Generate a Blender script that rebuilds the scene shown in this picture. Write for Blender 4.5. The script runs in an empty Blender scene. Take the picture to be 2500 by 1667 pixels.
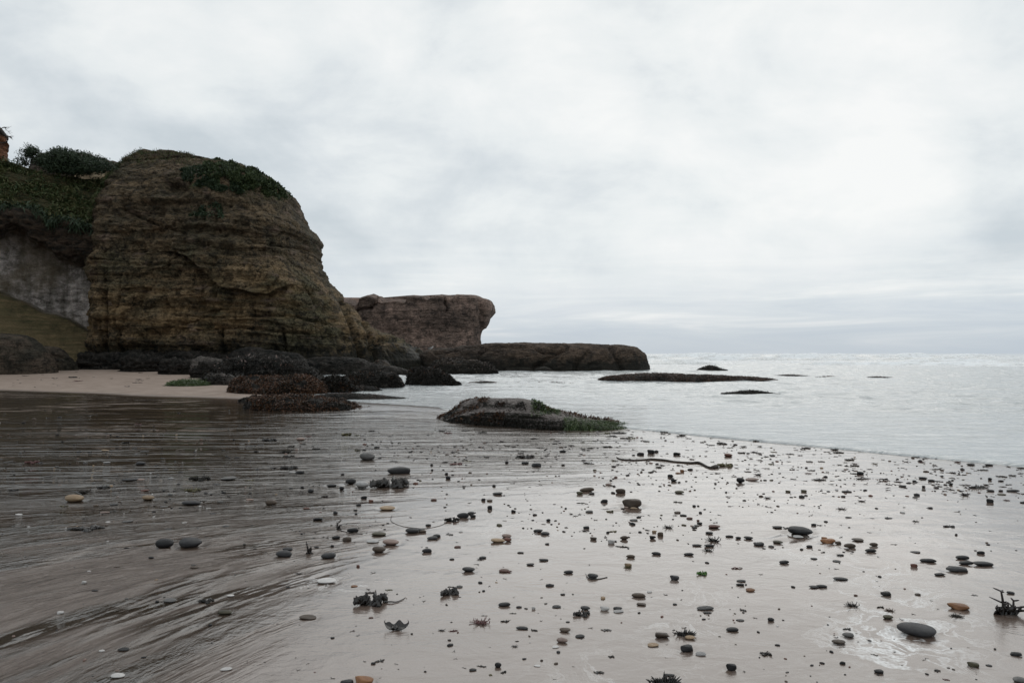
import bpy, math, random
import numpy as np
from mathutils import Vector, Matrix, Euler

random.seed(7)
RNG = np.random.default_rng(11)
SC = bpy.context.scene
COL = SC.collection

# ------------------------------------------------------------------ camera
F = 1805.0                      # focal length in pixels of a 2500 px wide frame
CAM_H = 1.5
PITCH = math.radians(0.93)
cd = bpy.data.cameras.new('camera'); cam = bpy.data.objects.new('camera', cd); COL.objects.link(cam)
cd.sensor_width = 36.0; cd.lens = F / 2500.0 * 36.0
cd.clip_start = 0.05; cd.clip_end = 60000.0
cam.location = (0, 0, CAM_H); cam.rotation_euler = (math.pi / 2 + PITCH, 0, 0)
SC.camera = cam

# ------------------------------------------------------------------ world: overcast sky
SUN_EL, SUN_AZ = math.radians(38), math.radians(14)     # azimuth measured from +Y towards +X
world = bpy.data.worlds.new('World'); SC.world = world; world.use_nodes = True


class N:
    """small node-tree helper"""
    def __init__(s, tree): s.t = tree; s.t.nodes.clear()
    def n(s, typ, **kw):
        nd = s.t.nodes.new(typ)
        for k, v in kw.items():
            if hasattr(nd, k): setattr(nd, k, v)
        return nd
    def l(s, a, b): s.t.links.new(a, b)
    def put(s, sock, v):
        if isinstance(v, bpy.types.NodeSocket): s.l(v, sock)
        elif v is not None: sock.default_value = v
    def math(s, op, a, b=None, c=None, clamp=False):
        nd = s.n('ShaderNodeMath', operation=op); nd.use_clamp = clamp
        s.put(nd.inputs[0], a); s.put(nd.inputs[1], b)
        if c is not None: s.put(nd.inputs[2], c)
        return nd.outputs[0]
    def vmath(s, op, a, b=None):
        nd = s.n('ShaderNodeVectorMath', operation=op)
        s.put(nd.inputs[0], a); s.put(nd.inputs[1], b)
        return nd.outputs[0]
    def mix(s, fac, a, b, typ='MIX'):
        nd = s.n('ShaderNodeMix', data_type='RGBA', blend_type=typ)
        s.put(nd.inputs[0], fac)
        for sk, v in ((nd.inputs[6], a), (nd.inputs[7], b)):
            if isinstance(v, tuple) and len(v) == 3: v = (*v, 1)
            s.put(sk, v)
        return nd.outputs[2]
    def ramp(s, fac, stops, interp='LINEAR'):
        nd = s.n('ShaderNodeValToRGB'); cr = nd.color_ramp; cr.interpolation = interp
        while len(cr.elements) < len(stops): cr.elements.new(0.5)
        for e, (p, c) in zip(cr.elements, stops):
            e.position = p; e.color = (c, c, c, 1) if isinstance(c, (int, float)) else (*c, 1)
        s.put(nd.inputs[0], fac); return nd.outputs[0]
    def noise(s, vec, scale, detail=4, rough=0.55, dist=0.0, typ='FBM'):
        nd = s.n('ShaderNodeTexNoise'); nd.inputs['Scale'].default_value = scale
        nd.inputs['Detail'].default_value = detail; nd.inputs['Roughness'].default_value = rough
        nd.inputs['Distortion'].default_value = dist
        s.put(nd.inputs['Vector'], vec); return nd.outputs['Fac']
    def mapping(s, vec, scale=(1, 1, 1), rot=(0, 0, 0), loc=(0, 0, 0)):
        nd = s.n('ShaderNodeMapping'); nd.inputs['Scale'].default_value = scale
        nd.inputs['Rotation'].default_value = rot; nd.inputs['Location'].default_value = loc
        s.put(nd.inputs['Vector'], vec); return nd.outputs[0]
    def bump(s, h, strength, dist, normal=None):
        nd = s.n('ShaderNodeBump'); s.put(nd.inputs['Strength'], strength)
        nd.inputs['Distance'].default_value = dist; s.put(nd.inputs['Height'], h)
        if normal is not None: s.put(nd.inputs['Normal'], normal)
        return nd.outputs[0]
    def attr(s, name):
        nd = s.n('ShaderNodeAttribute', attribute_name=name); return nd.outputs['Fac']


w = N(world.node_tree)
tc = w.n('ShaderNodeTexCoord').outputs['Generated']
sep = w.n('ShaderNodeSeparateXYZ'); w.l(tc, sep.inputs[0])
X, Y, Z = sep.outputs
sky = w.n('ShaderNodeTexSky', sky_type='NISHITA'); sky.sun_disc = False
sky.sun_elevation = SUN_EL; sky.sun_rotation = SUN_AZ
zc = w.math('MAXIMUM', Z, 0.0)
den = w.math('ADD', zc, 0.22)
comb = w.n('ShaderNodeCombineXYZ')
w.l(w.math('DIVIDE', X, den), comb.inputs[0]); w.l(w.math('DIVIDE', Y, den), comb.inputs[1])
cl = comb.outputs[0]
n1 = w.noise(w.mapping(cl, (0.55, 0.8, 1), loc=(3.1, 1.7, 0)), 1.0, 5, 0.5, 0.3)
n2 = w.noise(w.mapping(cl, (0.35, 0.9, 1), rot=(0, 0, 0.35), loc=(8.3, 4.4, 2)), 2.6, 6, 0.55, 0.5)
n3 = w.noise(w.mapping(tc, (1, 1, 1.7), loc=(2.2, 5.1, 1.0)), 4.6, 6, 0.56, 0.25)
cloud = w.math('ADD', w.math('MULTIPLY', n1, 0.40), w.math('ADD', w.math('MULTIPLY', n2, 0.16), w.math('MULTIPLY', n3, 0.44)))
# thin veiled sun: broad glow in the cloud deck around the sun's direction
sd = (math.sin(SUN_AZ) * math.cos(math.radians(27)), math.cos(SUN_AZ) * math.cos(math.radians(27)), math.sin(math.radians(27)))
dp = w.n('ShaderNodeVectorMath', operation='DOT_PRODUCT'); w.l(tc, dp.inputs[0]); dp.inputs[1].default_value = sd
glow = w.ramp(dp.outputs['Value'], [(0.70, 0.0), (0.90, 0.45), (1.0, 1.0)], 'EASE')
val = w.math('ADD', cloud, w.math('MULTIPLY', glow, 0.10))
ccol = w.ramp(val, [(0.43, (5.5, 6.05, 6.4)), (0.495, (6.6, 7.05, 7.3)), (0.55, (7.7, 8.05, 8.1)), (0.64, (8.8, 8.9, 8.8))])
# low blue-grey band along the horizon with streaky bright gaps
band = w.noise(w.mapping(tc, (2.0, 2.0, 24), loc=(0.4, 0, 0.2)), 1.6, 5, 0.6, 0.5)
hcol = w.ramp(band, [(0.35, (4.6, 5.35, 6.3)), (0.55, (5.8, 6.4, 7.0)), (0.72, (8.3, 8.4, 8.5))])
hz = w.ramp(Z, [(0.0, 0.0), (0.035, 0.15), (0.10, 0.7), (0.17, 1.0)])
low = w.ramp(Z, [(0.005, 1.0), (0.05, 0.0)])
sk0 = w.mix(hz, hcol, ccol)
sk1 = w.mix(w.math('MULTIPLY', low, 0.85), sk0, (4.6, 5.35, 6.1))
skm = w.mix(0.05, sk1, sky.outputs[0])
bg = w.n('ShaderNodeBackground'); w.l(skm, bg.inputs[0]); bg.inputs[1].default_value = 0.1
wo = w.n('ShaderNodeOutputWorld'); w.l(bg.outputs[0], wo.inputs[0])

sl = bpy.data.lights.new('sun', 'SUN'); sl.energy = 0.5; sl.angle = math.radians(62); sl.color = (1, 0.96, 0.9)
sun = bpy.data.objects.new('sun', sl); COL.objects.link(sun)
sdir = Vector((math.sin(SUN_AZ) * math.cos(SUN_EL), math.cos(SUN_AZ) * math.cos(SUN_EL), math.sin(SUN_EL)))
sun.rotation_euler = sdir.to_track_quat('Z', 'Y').to_euler(); sun.location = (0, 0, 40)

SC.view_settings.view_transform = 'Standard'; SC.view_settings.look = 'None'
SC.view_settings.exposure = 0.08; SC.view_settings.gamma = 1.0
SC.render.engine = 'CYCLES'
SC.cycles.use_denoising = True
SC.cycles.max_bounces = 5; SC.cycles.diffuse_bounces = 2; SC.cycles.glossy_bounces = 3
SC.cycles.caustics_reflective = False; SC.cycles.caustics_refractive = False

# ------------------------------------------------------------------ numpy noise
_perm = np.random.default_rng(3).permutation(256).astype(np.int64); _perm = np.concatenate([_perm, _perm, _perm])
_g = np.random.default_rng(5).normal(size=(256, 3)); _g /= np.linalg.norm(_g, axis=1)[:, None]


def perlin(P):
    P = np.asarray(P, float); sh = P.shape[:-1]; P = P.reshape(-1, 3)
    i = np.floor(P).astype(np.int64); f = P - i; i &= 255
    u = f * f * f * (f * (f * 6 - 15) + 10)
    out = 0
    for dx in (0, 1):
        for dy in (0, 1):
            for dz in (0, 1):
                h = _perm[_perm[_perm[i[:, 0] + dx] + i[:, 1] + dy] + i[:, 2] + dz]
                g = _g[h & 255]
                d = g[:, 0] * (f[:, 0] - dx) + g[:, 1] * (f[:, 1] - dy) + g[:, 2] * (f[:, 2] - dz)
                wx = u[:, 0] if dx else 1 - u[:, 0]; wy = u[:, 1] if dy else 1 - u[:, 1]; wz = u[:, 2] if dz else 1 - u[:, 2]
                out = out + d * wx * wy * wz
    return (out * 1.6).reshape(sh)


def fbm(P, octv=4, rough=0.5, lac=2.03, ridged=False):
    P = np.asarray(P, float); a = 1.0; s = 0.0; t = 0.0
    for k in range(octv):
        n = perlin(P + k * 17.3)
        if ridged: n = 1 - 2 * np.abs(n)
        s = s + a * n; t += a; a *= rough; P = P * lac
    return s / t


def V3(x, y, z):
    x, y, z = np.broadcast_arrays(np.asarray(x, float), y, z)
    return np.stack([x, y, z], -1)


def sstep(a, b, x):
    t = np.clip((np.asarray(x, float) - a) / (b - a), 0, 1); return t * t * (3 - 2 * t)


def sgnpow(v, p): return np.sign(v) * np.abs(v) ** p


# ------------------------------------------------------------------ pixel <-> world (real positions come from rays meeting the ground)
CP, SP = math.cos(PITCH), math.sin(PITCH)


def ray(px, py):
    x = (px - 1250.0) / F; u = (833.5 - py) / F
    return np.array([x, CP - u * SP, SP + u * CP])


def at_depth(px, py, D):
    d = ray(px, py); return np.array([0, 0, CAM_H]) + d * (D / d[1])


def zpx(py, D): return at_depth(1250, py, D)[2]
def xpx(px, D): return (px - 1250.0) / F * D


def to_px(P):
    P = np.asarray(P, float); x, y, z = P[..., 0], P[..., 1], P[..., 2] - CAM_H
    d = y * CP + z * SP; u = -y * SP + z * CP
    return 1250 + F * x / d, 833.5 - F * u / d


# ------------------------------------------------------------------ the lie of the beach
def shore_s(x, y):      # signed distance to the swash edge, positive towards the sea
    s = (x + 1.6) * 0.748 + (y - 19.4) * 0.664
    return s + 0.30 * perlin(V3(x * 0.12, y * 0.12, 3.3)) + 0.05 * perlin(V3(x * 0.7, y * 0.7, 9.3))


def ground_z(x, y, fine=False):
    x = np.asarray(x, float); y = np.asarray(y, float)
    s = shore_s(x, y)
    z = np.where(s > 0, -0.03 * s, -0.0015 * s)
    z = np.maximum(z, -1.2); z = np.minimum(z, 0.045)
    # sand bank at the foot of the cliff
    t = (y - (23.0 - 0.47 * (x + 8.3))) * 0.905 + 0.7 * perlin(V3(x * .2, y * .2, 1.1))
    edge = 1 - sstep(-9.5, -5.5, x + 0.27 * np.maximum(y - 25, 0))
    bank = (0.10 * sstep(0, 3, t) + 0.42 * sstep(2, 26, t)) * edge * (1 - sstep(90, 140, y))
    z = z + bank
    z = np.where((bank > 0.02) & (s > 0), np.maximum(z, bank * 0.85), z)
    # low sand bar between weed mound and stranded rock
    bx, by = x + 4.2, y - 21.2
    bar = np.exp(-((bx * 0.8 + by * 0.35) / 3.4) ** 2 - ((by * 0.9 + bx * 0.42) / 1.3) ** 2)
    z = z + 0.055 * bar
    z = z + 0.010 * fbm(V3(x * 0.25, y * 0.25, 0.5), 3)
    return z


def hit(px, py):
    d = ray(px, py); t = np.geomspace(1.5, 300, 1200)
    P = np.array([0, 0, CAM_H])[None] + d[None] * (t / d[1])[:, None]
    g = ground_z(P[:, 0], P[:, 1]); b = np.nonzero(P[:, 2] <= g)[0]
    if len(b) == 0: k = len(t) - 1; return P[k]
    k = b[0]
    if k == 0: return P[0]
    a0 = P[k - 1, 2] - g[k - 1]; a1 = g[k] - P[k, 2]; f = a0 / (a0 + a1 + 1e-9)
    q = P[k - 1] * (1 - f) + P[k] * f; q[2] = float(ground_z(q[0], q[1])); return q


def hit_s(px, py):
    h = hit(px, py); d = ray(px, py)
    if h[2] < 0: t = -CAM_H / d[2]; h = np.array([d[0] * t, d[1] * t, -0.02])
    return h


def hits(px, py):
    return np.array([hit(a, b) for a, b in zip(px, py)])


# ------------------------------------------------------------------ mesh helpers
def make_mesh(name, verts, faces, mats=(), smooth=True, attrs=None, uv=None):
    verts = np.ascontiguousarray(verts, dtype=np.float32).reshape(-1, 3)
    faces = np.ascontiguousarray(faces, dtype=np.int32)
    me = bpy.data.meshes.new(name); nf, k = faces.shape
    me.vertices.add(len(verts)); me.vertices.foreach_set('co', verts.ravel())
    me.loops.add(nf * k); me.loops.foreach_set('vertex_index', faces.ravel())
    me.polygons.add(nf)
    me.polygons.foreach_set('loop_start', np.arange(0, nf * k, k, dtype=np.int32))
    me.polygons.foreach_set('loop_total', np.full(nf, k, dtype=np.int32))
    me.polygons.foreach_set('use_smooth', np.full(nf, smooth, dtype=bool))
    me.update(calc_edges=True)
    for m in mats: me.materials.append(m)
    if attrs:
        for an, av in attrs.items():
            a = me.attributes.new(an, 'FLOAT', 'POINT'); a.data.foreach_set('value', np.ascontiguousarray(av, dtype=np.float32).ravel())
    if uv is not None:
        for un, ua in uv.items():
            a = me.attributes.new(un, 'FLOAT_VECTOR', 'POINT'); a.data.foreach_set('vector', np.ascontiguousarray(ua, dtype=np.float32).ravel())
    me.validate()
    return me


def link(name, me, parent=None, loc=None):
    o = bpy.data.objects.new(name, me); COL.objects.link(o)
    if parent is not None: o.parent = parent
    if loc is not None: o.location = loc
    return o


def tag(o, label=None, cat=None, group=None, kind=None):
    if label: o['label'] = label
    if cat: o['category'] = cat
    if group: o['group'] = group
    if kind: o['kind'] = kind
    return o


def grid_faces(nr, nc, wrap=False):
    r = np.arange(nr - 1)[:, None]; c = np.arange(nc if wrap else nc - 1)[None]
    c2 = (c + 1) % nc
    a = r * nc + c; b = r * nc + c2; d = (r + 1) * nc + c; e = (r + 1) * nc + c2
    return np.stack([a, b, e, d], -1).reshape(-1, 4)


def normals_grid(P, wrap=False):
    du = np.gradient(P, axis=1); dv = np.gradient(P, axis=0)
    if wrap: du = (np.roll(P, -1, 1) - np.roll(P, 1, 1)) * 0.5
    n = np.cross(du, dv); l = np.linalg.norm(n, axis=-1, keepdims=True); return n / np.maximum(l, 1e-9)


def settle(P, base):
    """object-local coordinates around base"""
    return P - np.asarray(base)[None]


# ------------------------------------------------------------------ materials
MATS = {}


def material(name):
    m = bpy.data.materials.new(name); m.use_nodes = True; t = N(m.node_tree)
    p = t.n('ShaderNodeBsdfPrincipled'); o = t.n('ShaderNodeOutputMaterial'); t.l(p.outputs[0], o.inputs[0])
    MATS[name] = m; return m, t, p


def rock_material(name, cols, strata=3.0, wet_z=None, wetcol=(0.012, 0.013, 0.011), bump=1.0, rough=0.85, scale=1.0, veg=None, tilt=(0, 0.05, 0), extra=None, pale=None):
    m, t, p = material(name)
    tc = t.n('ShaderNodeTexCoord').outputs['Object']
    geo = t.n('ShaderNodeNewGeometry').outputs['Position']
    st = t.mapping(geo, (0.28 * scale, 0.28 * scale, strata * scale), rot=tilt)
    a = t.noise(st, 1.0, 7, 0.68, 1.1)
    b = t.noise(t.mapping(geo, (0.22 * scale,) * 3, loc=(5, 3, 1)), 1.0, 5, 0.6, 0.6)
    c = t.noise(t.mapping(geo, (1.6 * scale,) * 3), 1.0, 6, 0.7, 0.2)
    d = t.noise(t.mapping(geo, (9 * scale, 9 * scale, 16 * scale)), 1.0, 4, 0.7)
    c1 = t.mix(t.ramp(a, [(0.38, 0.0), (0.62, 1.0)]), cols[0], cols[1])
    c2 = t.mix(t.ramp(b, [(0.47, 0.0), (0.62, 1.0)]), c1, cols[2])
    c3 = t.mix(t.ramp(c, [(0.48, 0.0), (0.62, 0.9)]), c2, cols[3])
    col = t.mix(1.0, c3, t.ramp(d, [(0.28, 0.35), (0.5, 0.95), (0.75, 1.9)]), 'MULTIPLY')
    if extra: col = extra(t, col, geo)
    # thin dark bedding cracks and blocky joints
    lnz = t.noise(t.mapping(geo, (0.5 * scale, 0.5 * scale, 3.2 * scale), loc=(2, 9, 4), rot=tilt), 1.0, 5, 0.6, 1.2)
    bed = t.ramp(t.math('ABSOLUTE', t.math('SUBTRACT', lnz, 0.5)), [(0.0, 1.0), (0.018, 0.0)])
    vo = t.n('ShaderNodeTexVoronoi', feature='DISTANCE_TO_EDGE'); vo.inputs['Scale'].default_value = 1.0
    wn_ = t.n('ShaderNodeTexNoise'); wn_.inputs['Scale'].default_value = 1.3 * scale; wn_.inputs['Detail'].default_value = 3; t.l(geo, wn_.inputs['Vector'])
    vv_ = t.vmath('ADD', t.mapping(geo, (0.55 * scale, 0.55 * scale, 1.1 * scale)), t.vmath('MULTIPLY', wn_.outputs['Color'], (1.1, 1.1, 1.1))); t.l(vv_, vo.inputs['Vector'])
    jnt = t.math('MULTIPLY', t.ramp(vo.outputs['Distance'], [(0.0, 1.0), (0.035, 0.0)]), t.ramp(b, [(0.45, 0.0), (0.6, 1.0)]))
    crk = t.math('MAXIMUM', bed, jnt)
    col = t.mix(t.math('MULTIPLY', crk, 0.7), col, t.mix(1.0, col, (0.25, 0.25, 0.25), 'MULTIPLY'))
    sp = t.n('ShaderNodeSeparateXYZ'); t.l(geo, sp.inputs[0])
    if wet_z is not None:
        wn = t.math('ADD', sp.outputs[2], t.math('MULTIPLY', t.math('SUBTRACT', c, 0.5), -2.2 * wet_z))
        wm = t.math('SUBTRACT', 1.0, t.math('DIVIDE', t.math('SUBTRACT', wn, wet_z * 0.6), wet_z * 0.8), clamp=True)
        wm2 = t.math('MULTIPLY', wm, t.ramp(d, [(0.2, 1.0), (0.9, 0.75)]))
        col = t.mix(wm2, col, wetcol)
        t.l(t.math('SUBTRACT', rough, t.math('MULTIPLY', wm, 0.35)), p.inputs['Roughness'])
    else: p.inputs['Roughness'].default_value = rough
    t.l(col, p.inputs['Base Color'])
    h = t.math('ADD', t.math('MULTIPLY', a, 0.5), t.math('ADD', t.math('MULTIPLY', c, 0.35), t.math('SUBTRACT', t.math('MULTIPLY', d, 0.2), t.math('MULTIPLY', crk, 0.22))))
    t.l(t.bump(h, 1.0, 0.5 * bump), p.inputs['Normal'])
    p.inputs['Specular IOR Level'].default_value = 0.12
    return m


BROWN = [(0.098, 0.078, 0.048), (0.260, 0.182, 0.104), (0.102, 0.090, 0.054), (0.030, 0.026, 0.019)]


def cliff_extra(t, col, geo):
    # the ochre beds low on the face, the drab soil-stained rock towards the top
    sp = t.n('ShaderNodeSeparateXYZ'); t.l(geo, sp.inputs[0])
    nz = t.noise(t.mapping(geo, (0.12, 0.12, 0.35), loc=(1, 7, 2)), 1.0, 4, 0.6, 0.4)
    zz = t.math('ADD', sp.outputs[2], t.math('MULTIPLY', t.math('SUBTRACT', nz, 0.5), 9.0))
    top = t.ramp(t.math('DIVIDE', zz, 16.0), [(0.44, 0.0), (0.62, 0.75)])
    col = t.mix(top, col, t.mix(0.55, col, (0.066, 0.054, 0.042)))
    och = t.ramp(t.math('DIVIDE', zz, 16.0), [(0.14, 0.0), (0.24, 0.55), (0.34, 0.45), (0.42, 0.0)])
    oc2 = t.math('MULTIPLY', och, t.ramp(t.noise(t.mapping(geo, (0.35, 0.35, 1.2)), 1.0, 4, 0.6), [(0.42, 0.0), (0.62, 1.0)]))
    col = t.mix(oc2, col, (0.205, 0.128, 0.058))
    pk = t.ramp(t.noise(t.mapping(geo, (0.5, 0.5, 1.6), loc=(9, 1, 4)), 1.0, 3, 0.5), [(0.60, 0.0), (0.72, 0.7)])
    col = t.mix(pk, col, (0.200, 0.145, 0.112))
    return col


M_CLIFF = rock_material('cliff_sandstone', BROWN, strata=1.5, wet_z=2.3, bump=1.0, extra=cliff_extra)
M_FAR = rock_material('headland_sandstone', [(0.180, 0.128, 0.104), (0.310, 0.215, 0.172), (0.145, 0.106, 0.087), (0.080, 0.062, 0.054)], strata=0.9, wet_z=1.6, bump=1.2, scale=0.7, wetcol=(0.05, 0.04, 0.036))
M_SHELF = rock_material('shelf_rock', [(0.085, 0.062, 0.046), (0.120, 0.086, 0.064), (0.060, 0.047, 0.038), (0.045, 0.036, 0.030)], strata=1.8, wet_z=1.0, bump=0.6, wetcol=(0.016, 0.016, 0.013))
M_DARK = rock_material('dark_wet_rock', [(0.012, 0.012, 0.010), (0.026, 0.022, 0.018), (0.009, 0.010, 0.009), (0.05, 0.043, 0.038)], strata=5, bump=0.35, rough=0.7, scale=2.2)
M_BOULD = rock_material('boulder_rock', [(0.070, 0.055, 0.042), (0.090, 0.067, 0.050), (0.042, 0.038, 0.029), (0.022, 0.020, 0.016)], strata=2.0, bump=0.35, scale=1.6)
M_STAIN = rock_material('pale_crusted_rock', [(0.060, 0.052, 0.046), (0.165, 0.145, 0.130), (0.040, 0.035, 0.030), (0.020, 0.018, 0.015)], strata=4, bump=0.3, rough=0.7, scale=3.0)
def pale_top(t, col, geo):  # mottled pale colour on upward-facing surfaces, near-black on steep sides
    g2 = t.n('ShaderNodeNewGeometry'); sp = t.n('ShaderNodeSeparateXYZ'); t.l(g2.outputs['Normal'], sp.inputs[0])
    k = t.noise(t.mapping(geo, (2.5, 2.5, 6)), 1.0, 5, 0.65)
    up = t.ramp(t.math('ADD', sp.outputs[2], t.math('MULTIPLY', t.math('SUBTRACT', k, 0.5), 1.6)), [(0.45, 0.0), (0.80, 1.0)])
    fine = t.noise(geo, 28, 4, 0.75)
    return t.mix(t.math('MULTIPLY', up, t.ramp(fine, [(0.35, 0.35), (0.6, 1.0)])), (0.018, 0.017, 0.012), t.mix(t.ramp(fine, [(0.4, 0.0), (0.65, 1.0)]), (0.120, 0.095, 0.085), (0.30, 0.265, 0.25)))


M_MID = rock_material('pale_topped_rock', [(0.060, 0.052, 0.046), (0.165, 0.145, 0.130), (0.040, 0.035, 0.030), (0.020, 0.018, 0.015)], strata=4, bump=0.3, rough=0.6, scale=3.0, extra=pale_top)
M_ORANGE = rock_material('orange_soil_rock', [(0.200, 0.085, 0.040), (0.27, 0.125, 0.06), (0.15, 0.07, 0.04), (0.09, 0.045, 0.03)], strata=2.5, bump=0.5)


def wall_material():
    m, t, p = material('streaked_wall_rock')
    geo = t.n('ShaderNodeNewGeometry').outputs['Position']
    n = t.noise(t.mapping(geo, (0.9, 0.9, 0.16)), 1.0, 6, 0.65, 0.4)          # vertical seepage streaks
    b = t.noise(t.mapping(geo, (0.3, 0.3, 0.3)), 1.0, 5, 0.6, 0.4)
    c = t.noise(t.mapping(geo, (1.6, 1.6, 2.6)), 1.0, 6, 0.7)
    f = t.noise(t.mapping(geo, (9, 9, 13)), 1.0, 4, 0.7)
    brown = t.mix(t.ramp(c, [(0.4, 0.0), (0.6, 1.0)]), (0.020, 0.018, 0.014), (0.075, 0.052, 0.036))
    n = t.math('ADD', t.math('MULTIPLY', n, 0.55), t.math('MULTIPLY', c, 0.45))
    pale = t.mix(t.ramp(n, [(0.40, 0.0), (0.50, 0.35), (0.60, 1.0)]), (0.065, 0.060, 0.046), (0.66, 0.59, 0.55))
    pale = t.mix(t.ramp(b, [(0.45, 0.0), (0.62, 0.7)]), pale, (0.150, 0.118, 0.075))
    col = t.mix(t.attr('pale'), brown, pale)
    led = t.mix(t.ramp(t.noise(t.mapping(geo, (0.4, 0.4, 4.0), rot=(0, 0.55, 0)), 1.0, 6, 0.7, 1.2), [(0.36, 0.0), (0.66, 1.0)]), (0.085, 0.080, 0.040), (0.230, 0.165, 0.090))
    led = t.mix(t.ramp(b, [(0.46, 0.0), (0.60, 0.85)]), led, (0.030, 0.034, 0.016))
    col = t.mix(t.attr('ledge'), col, led)
    vg = t.mix(t.ramp(c, [(0.38, 0.0), (0.6, 1.0)]), (0.020, 0.034, 0.014), (0.085, 0.068, 0.032))
    col = t.mix(t.attr('veg'), col, vg)
    col = t.mix(1.0, col, t.ramp(f, [(0.2, 0.5), (0.5, 1.0), (0.8, 1.4)]), 'MULTIPLY')
    t.l(col, p.inputs['Base Color']); p.inputs['Roughness'].default_value = 0.85
    dipn = t.noise(t.mapping(geo, (0.35, 0.35, 5.0), rot=(0, 0.36, 0)), 1.0, 5, 0.65, 0.6)
    t.l(t.bump(t.math('ADD', t.math('ADD', c, t.math('MULTIPLY', dipn, 0.8)), t.math('MULTIPLY', f, 0.5)), 1.0, 0.35), p.inputs['Normal'])
    p.inputs['Specular IOR Level'].default_value = 0.2
    return m


M_WALL = wall_material()


def leaf_material(name, cols, rough=0.6, scale=3.0, spec=0.3):
    m, t, p = material(name)
    geo = t.n('ShaderNodeNewGeometry').outputs['Position']
    a = t.noise(geo, scale, 4, 0.7)
    b = t.noise(geo, scale * 7, 2, 0.6)
    c = t.mix(t.ramp(a, [(0.38, 0.0), (0.62, 1.0)]), cols[0], cols[1])
    c = t.mix(t.ramp(b, [(0.45, 0.0), (0.7, 0.8)]), c, cols[2])
    t.l(c, p.inputs['Base Color']); p.inputs['Roughness'].default_value = rough
    p.inputs['Specular IOR Level'].default_value = spec
    return m


M_SHRUB = leaf_material('shrub_foliage', [(0.016, 0.030, 0.016), (0.030, 0.052, 0.024), (0.045, 0.060, 0.028)], scale=0.8)
M_IVY = leaf_material('clifftop_foliage', [(0.014, 0.024, 0.013), (0.040, 0.060, 0.022), (0.10, 0.13, 0.05)], scale=1.0)
M_GRASS = leaf_material('slope_grass', [(0.028, 0.052, 0.016), (0.062, 0.082, 0.026), (0.14, 0.11, 0.05)], scale=0.6)
M_RUST = leaf_material('rusty_rockweed', [(0.018, 0.011, 0.007), (0.070, 0.029, 0.014), (0.160, 0.072, 0.026)], rough=0.5, scale=2.2, spec=0.4)
M_RUSTPALE = leaf_material('pale_rockweed', [(0.05, 0.032, 0.026), (0.15, 0.10, 0.085), (0.25, 0.19, 0.17)], rough=0.4, scale=2.2, spec=0.5)
M_BLACKWEED = leaf_material('dark_rockweed', [(0.007, 0.007, 0.006), (0.016, 0.014, 0.010), (0.030, 0.022, 0.015)], rough=0.5, scale=3.0, spec=0.3)
M_GREENWEED = leaf_material('green_algae', [(0.018, 0.040, 0.010), (0.045, 0.085, 0.016), (0.11, 0.14, 0.04)], rough=0.35, scale=5.0, spec=0.5)
M_KELP = leaf_material('wet_kelp', [(0.006, 0.006, 0.005), (0.014, 0.012, 0.010), (0.030, 0.018, 0.012)], rough=0.18, scale=20, spec=0.6)
M_REDWEED = leaf_material('red_seaweed', [(0.05, 0.014, 0.014), (0.11, 0.03, 0.03), (0.17, 0.06, 0.05)], rough=0.3, scale=30, spec=0.5)
M_OLIVEWEED = leaf_material('olive_seaweed', [(0.035, 0.030, 0.012), (0.10, 0.085, 0.03), (0.18, 0.16, 0.07)], rough=0.3, scale=30, spec=0.5)
M_LETTUCE = leaf_material('sea_lettuce', [(0.03, 0.09, 0.01), (0.06, 0.16, 0.015), (0.10, 0.22, 0.03)], rough=0.25, scale=30, spec=0.5)
M_WOOD = leaf_material('dead_wood', [(0.022, 0.017, 0.014), (0.04, 0.032, 0.026), (0.05, 0.04, 0.035)], scale=5)


def stone_material(name, c0, c1, c2, rough=0.48):
    m, t, p = material(name)
    tc = t.n('ShaderNodeTexCoord').outputs['Object']
    rnd = t.n('ShaderNodeObjectInfo').outputs['Random']
    off = t.n('ShaderNodeCombineXYZ'); t.l(t.math('MULTIPLY', rnd, 37.0), off.inputs[0]); t.l(t.math('MULTIPLY', rnd, 11.0), off.inputs[2])
    v = t.vmath('ADD', tc, off.outputs[0])
    a = t.noise(v, 1.3, 3, 0.5, 0.6); b = t.noise(v, 14, 4, 0.7)
    c = t.mix(t.ramp(a, [(0.4, 0.0), (0.6, 1.0)]), c0, c1)
    c = t.mix(t.ramp(b, [(0.5, 0.0), (0.72, 0.8)]), c, c2)
    c = t.mix(1.0, c, t.ramp(rnd, [(0.0, 0.7), (1.0, 1.3)]), 'MULTIPLY')
    t.l(c, p.inputs['Base Color'])
    t.l(t.math('ADD', rough - 0.1, t.math('MULTIPLY', b, 0.25)), p.inputs['Roughness'])
    t.l(t.bump(b, 0.35, 0.04), p.inputs['Normal'])
    p.inputs['Specular IOR Level'].default_value = 0.32
    return m


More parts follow.
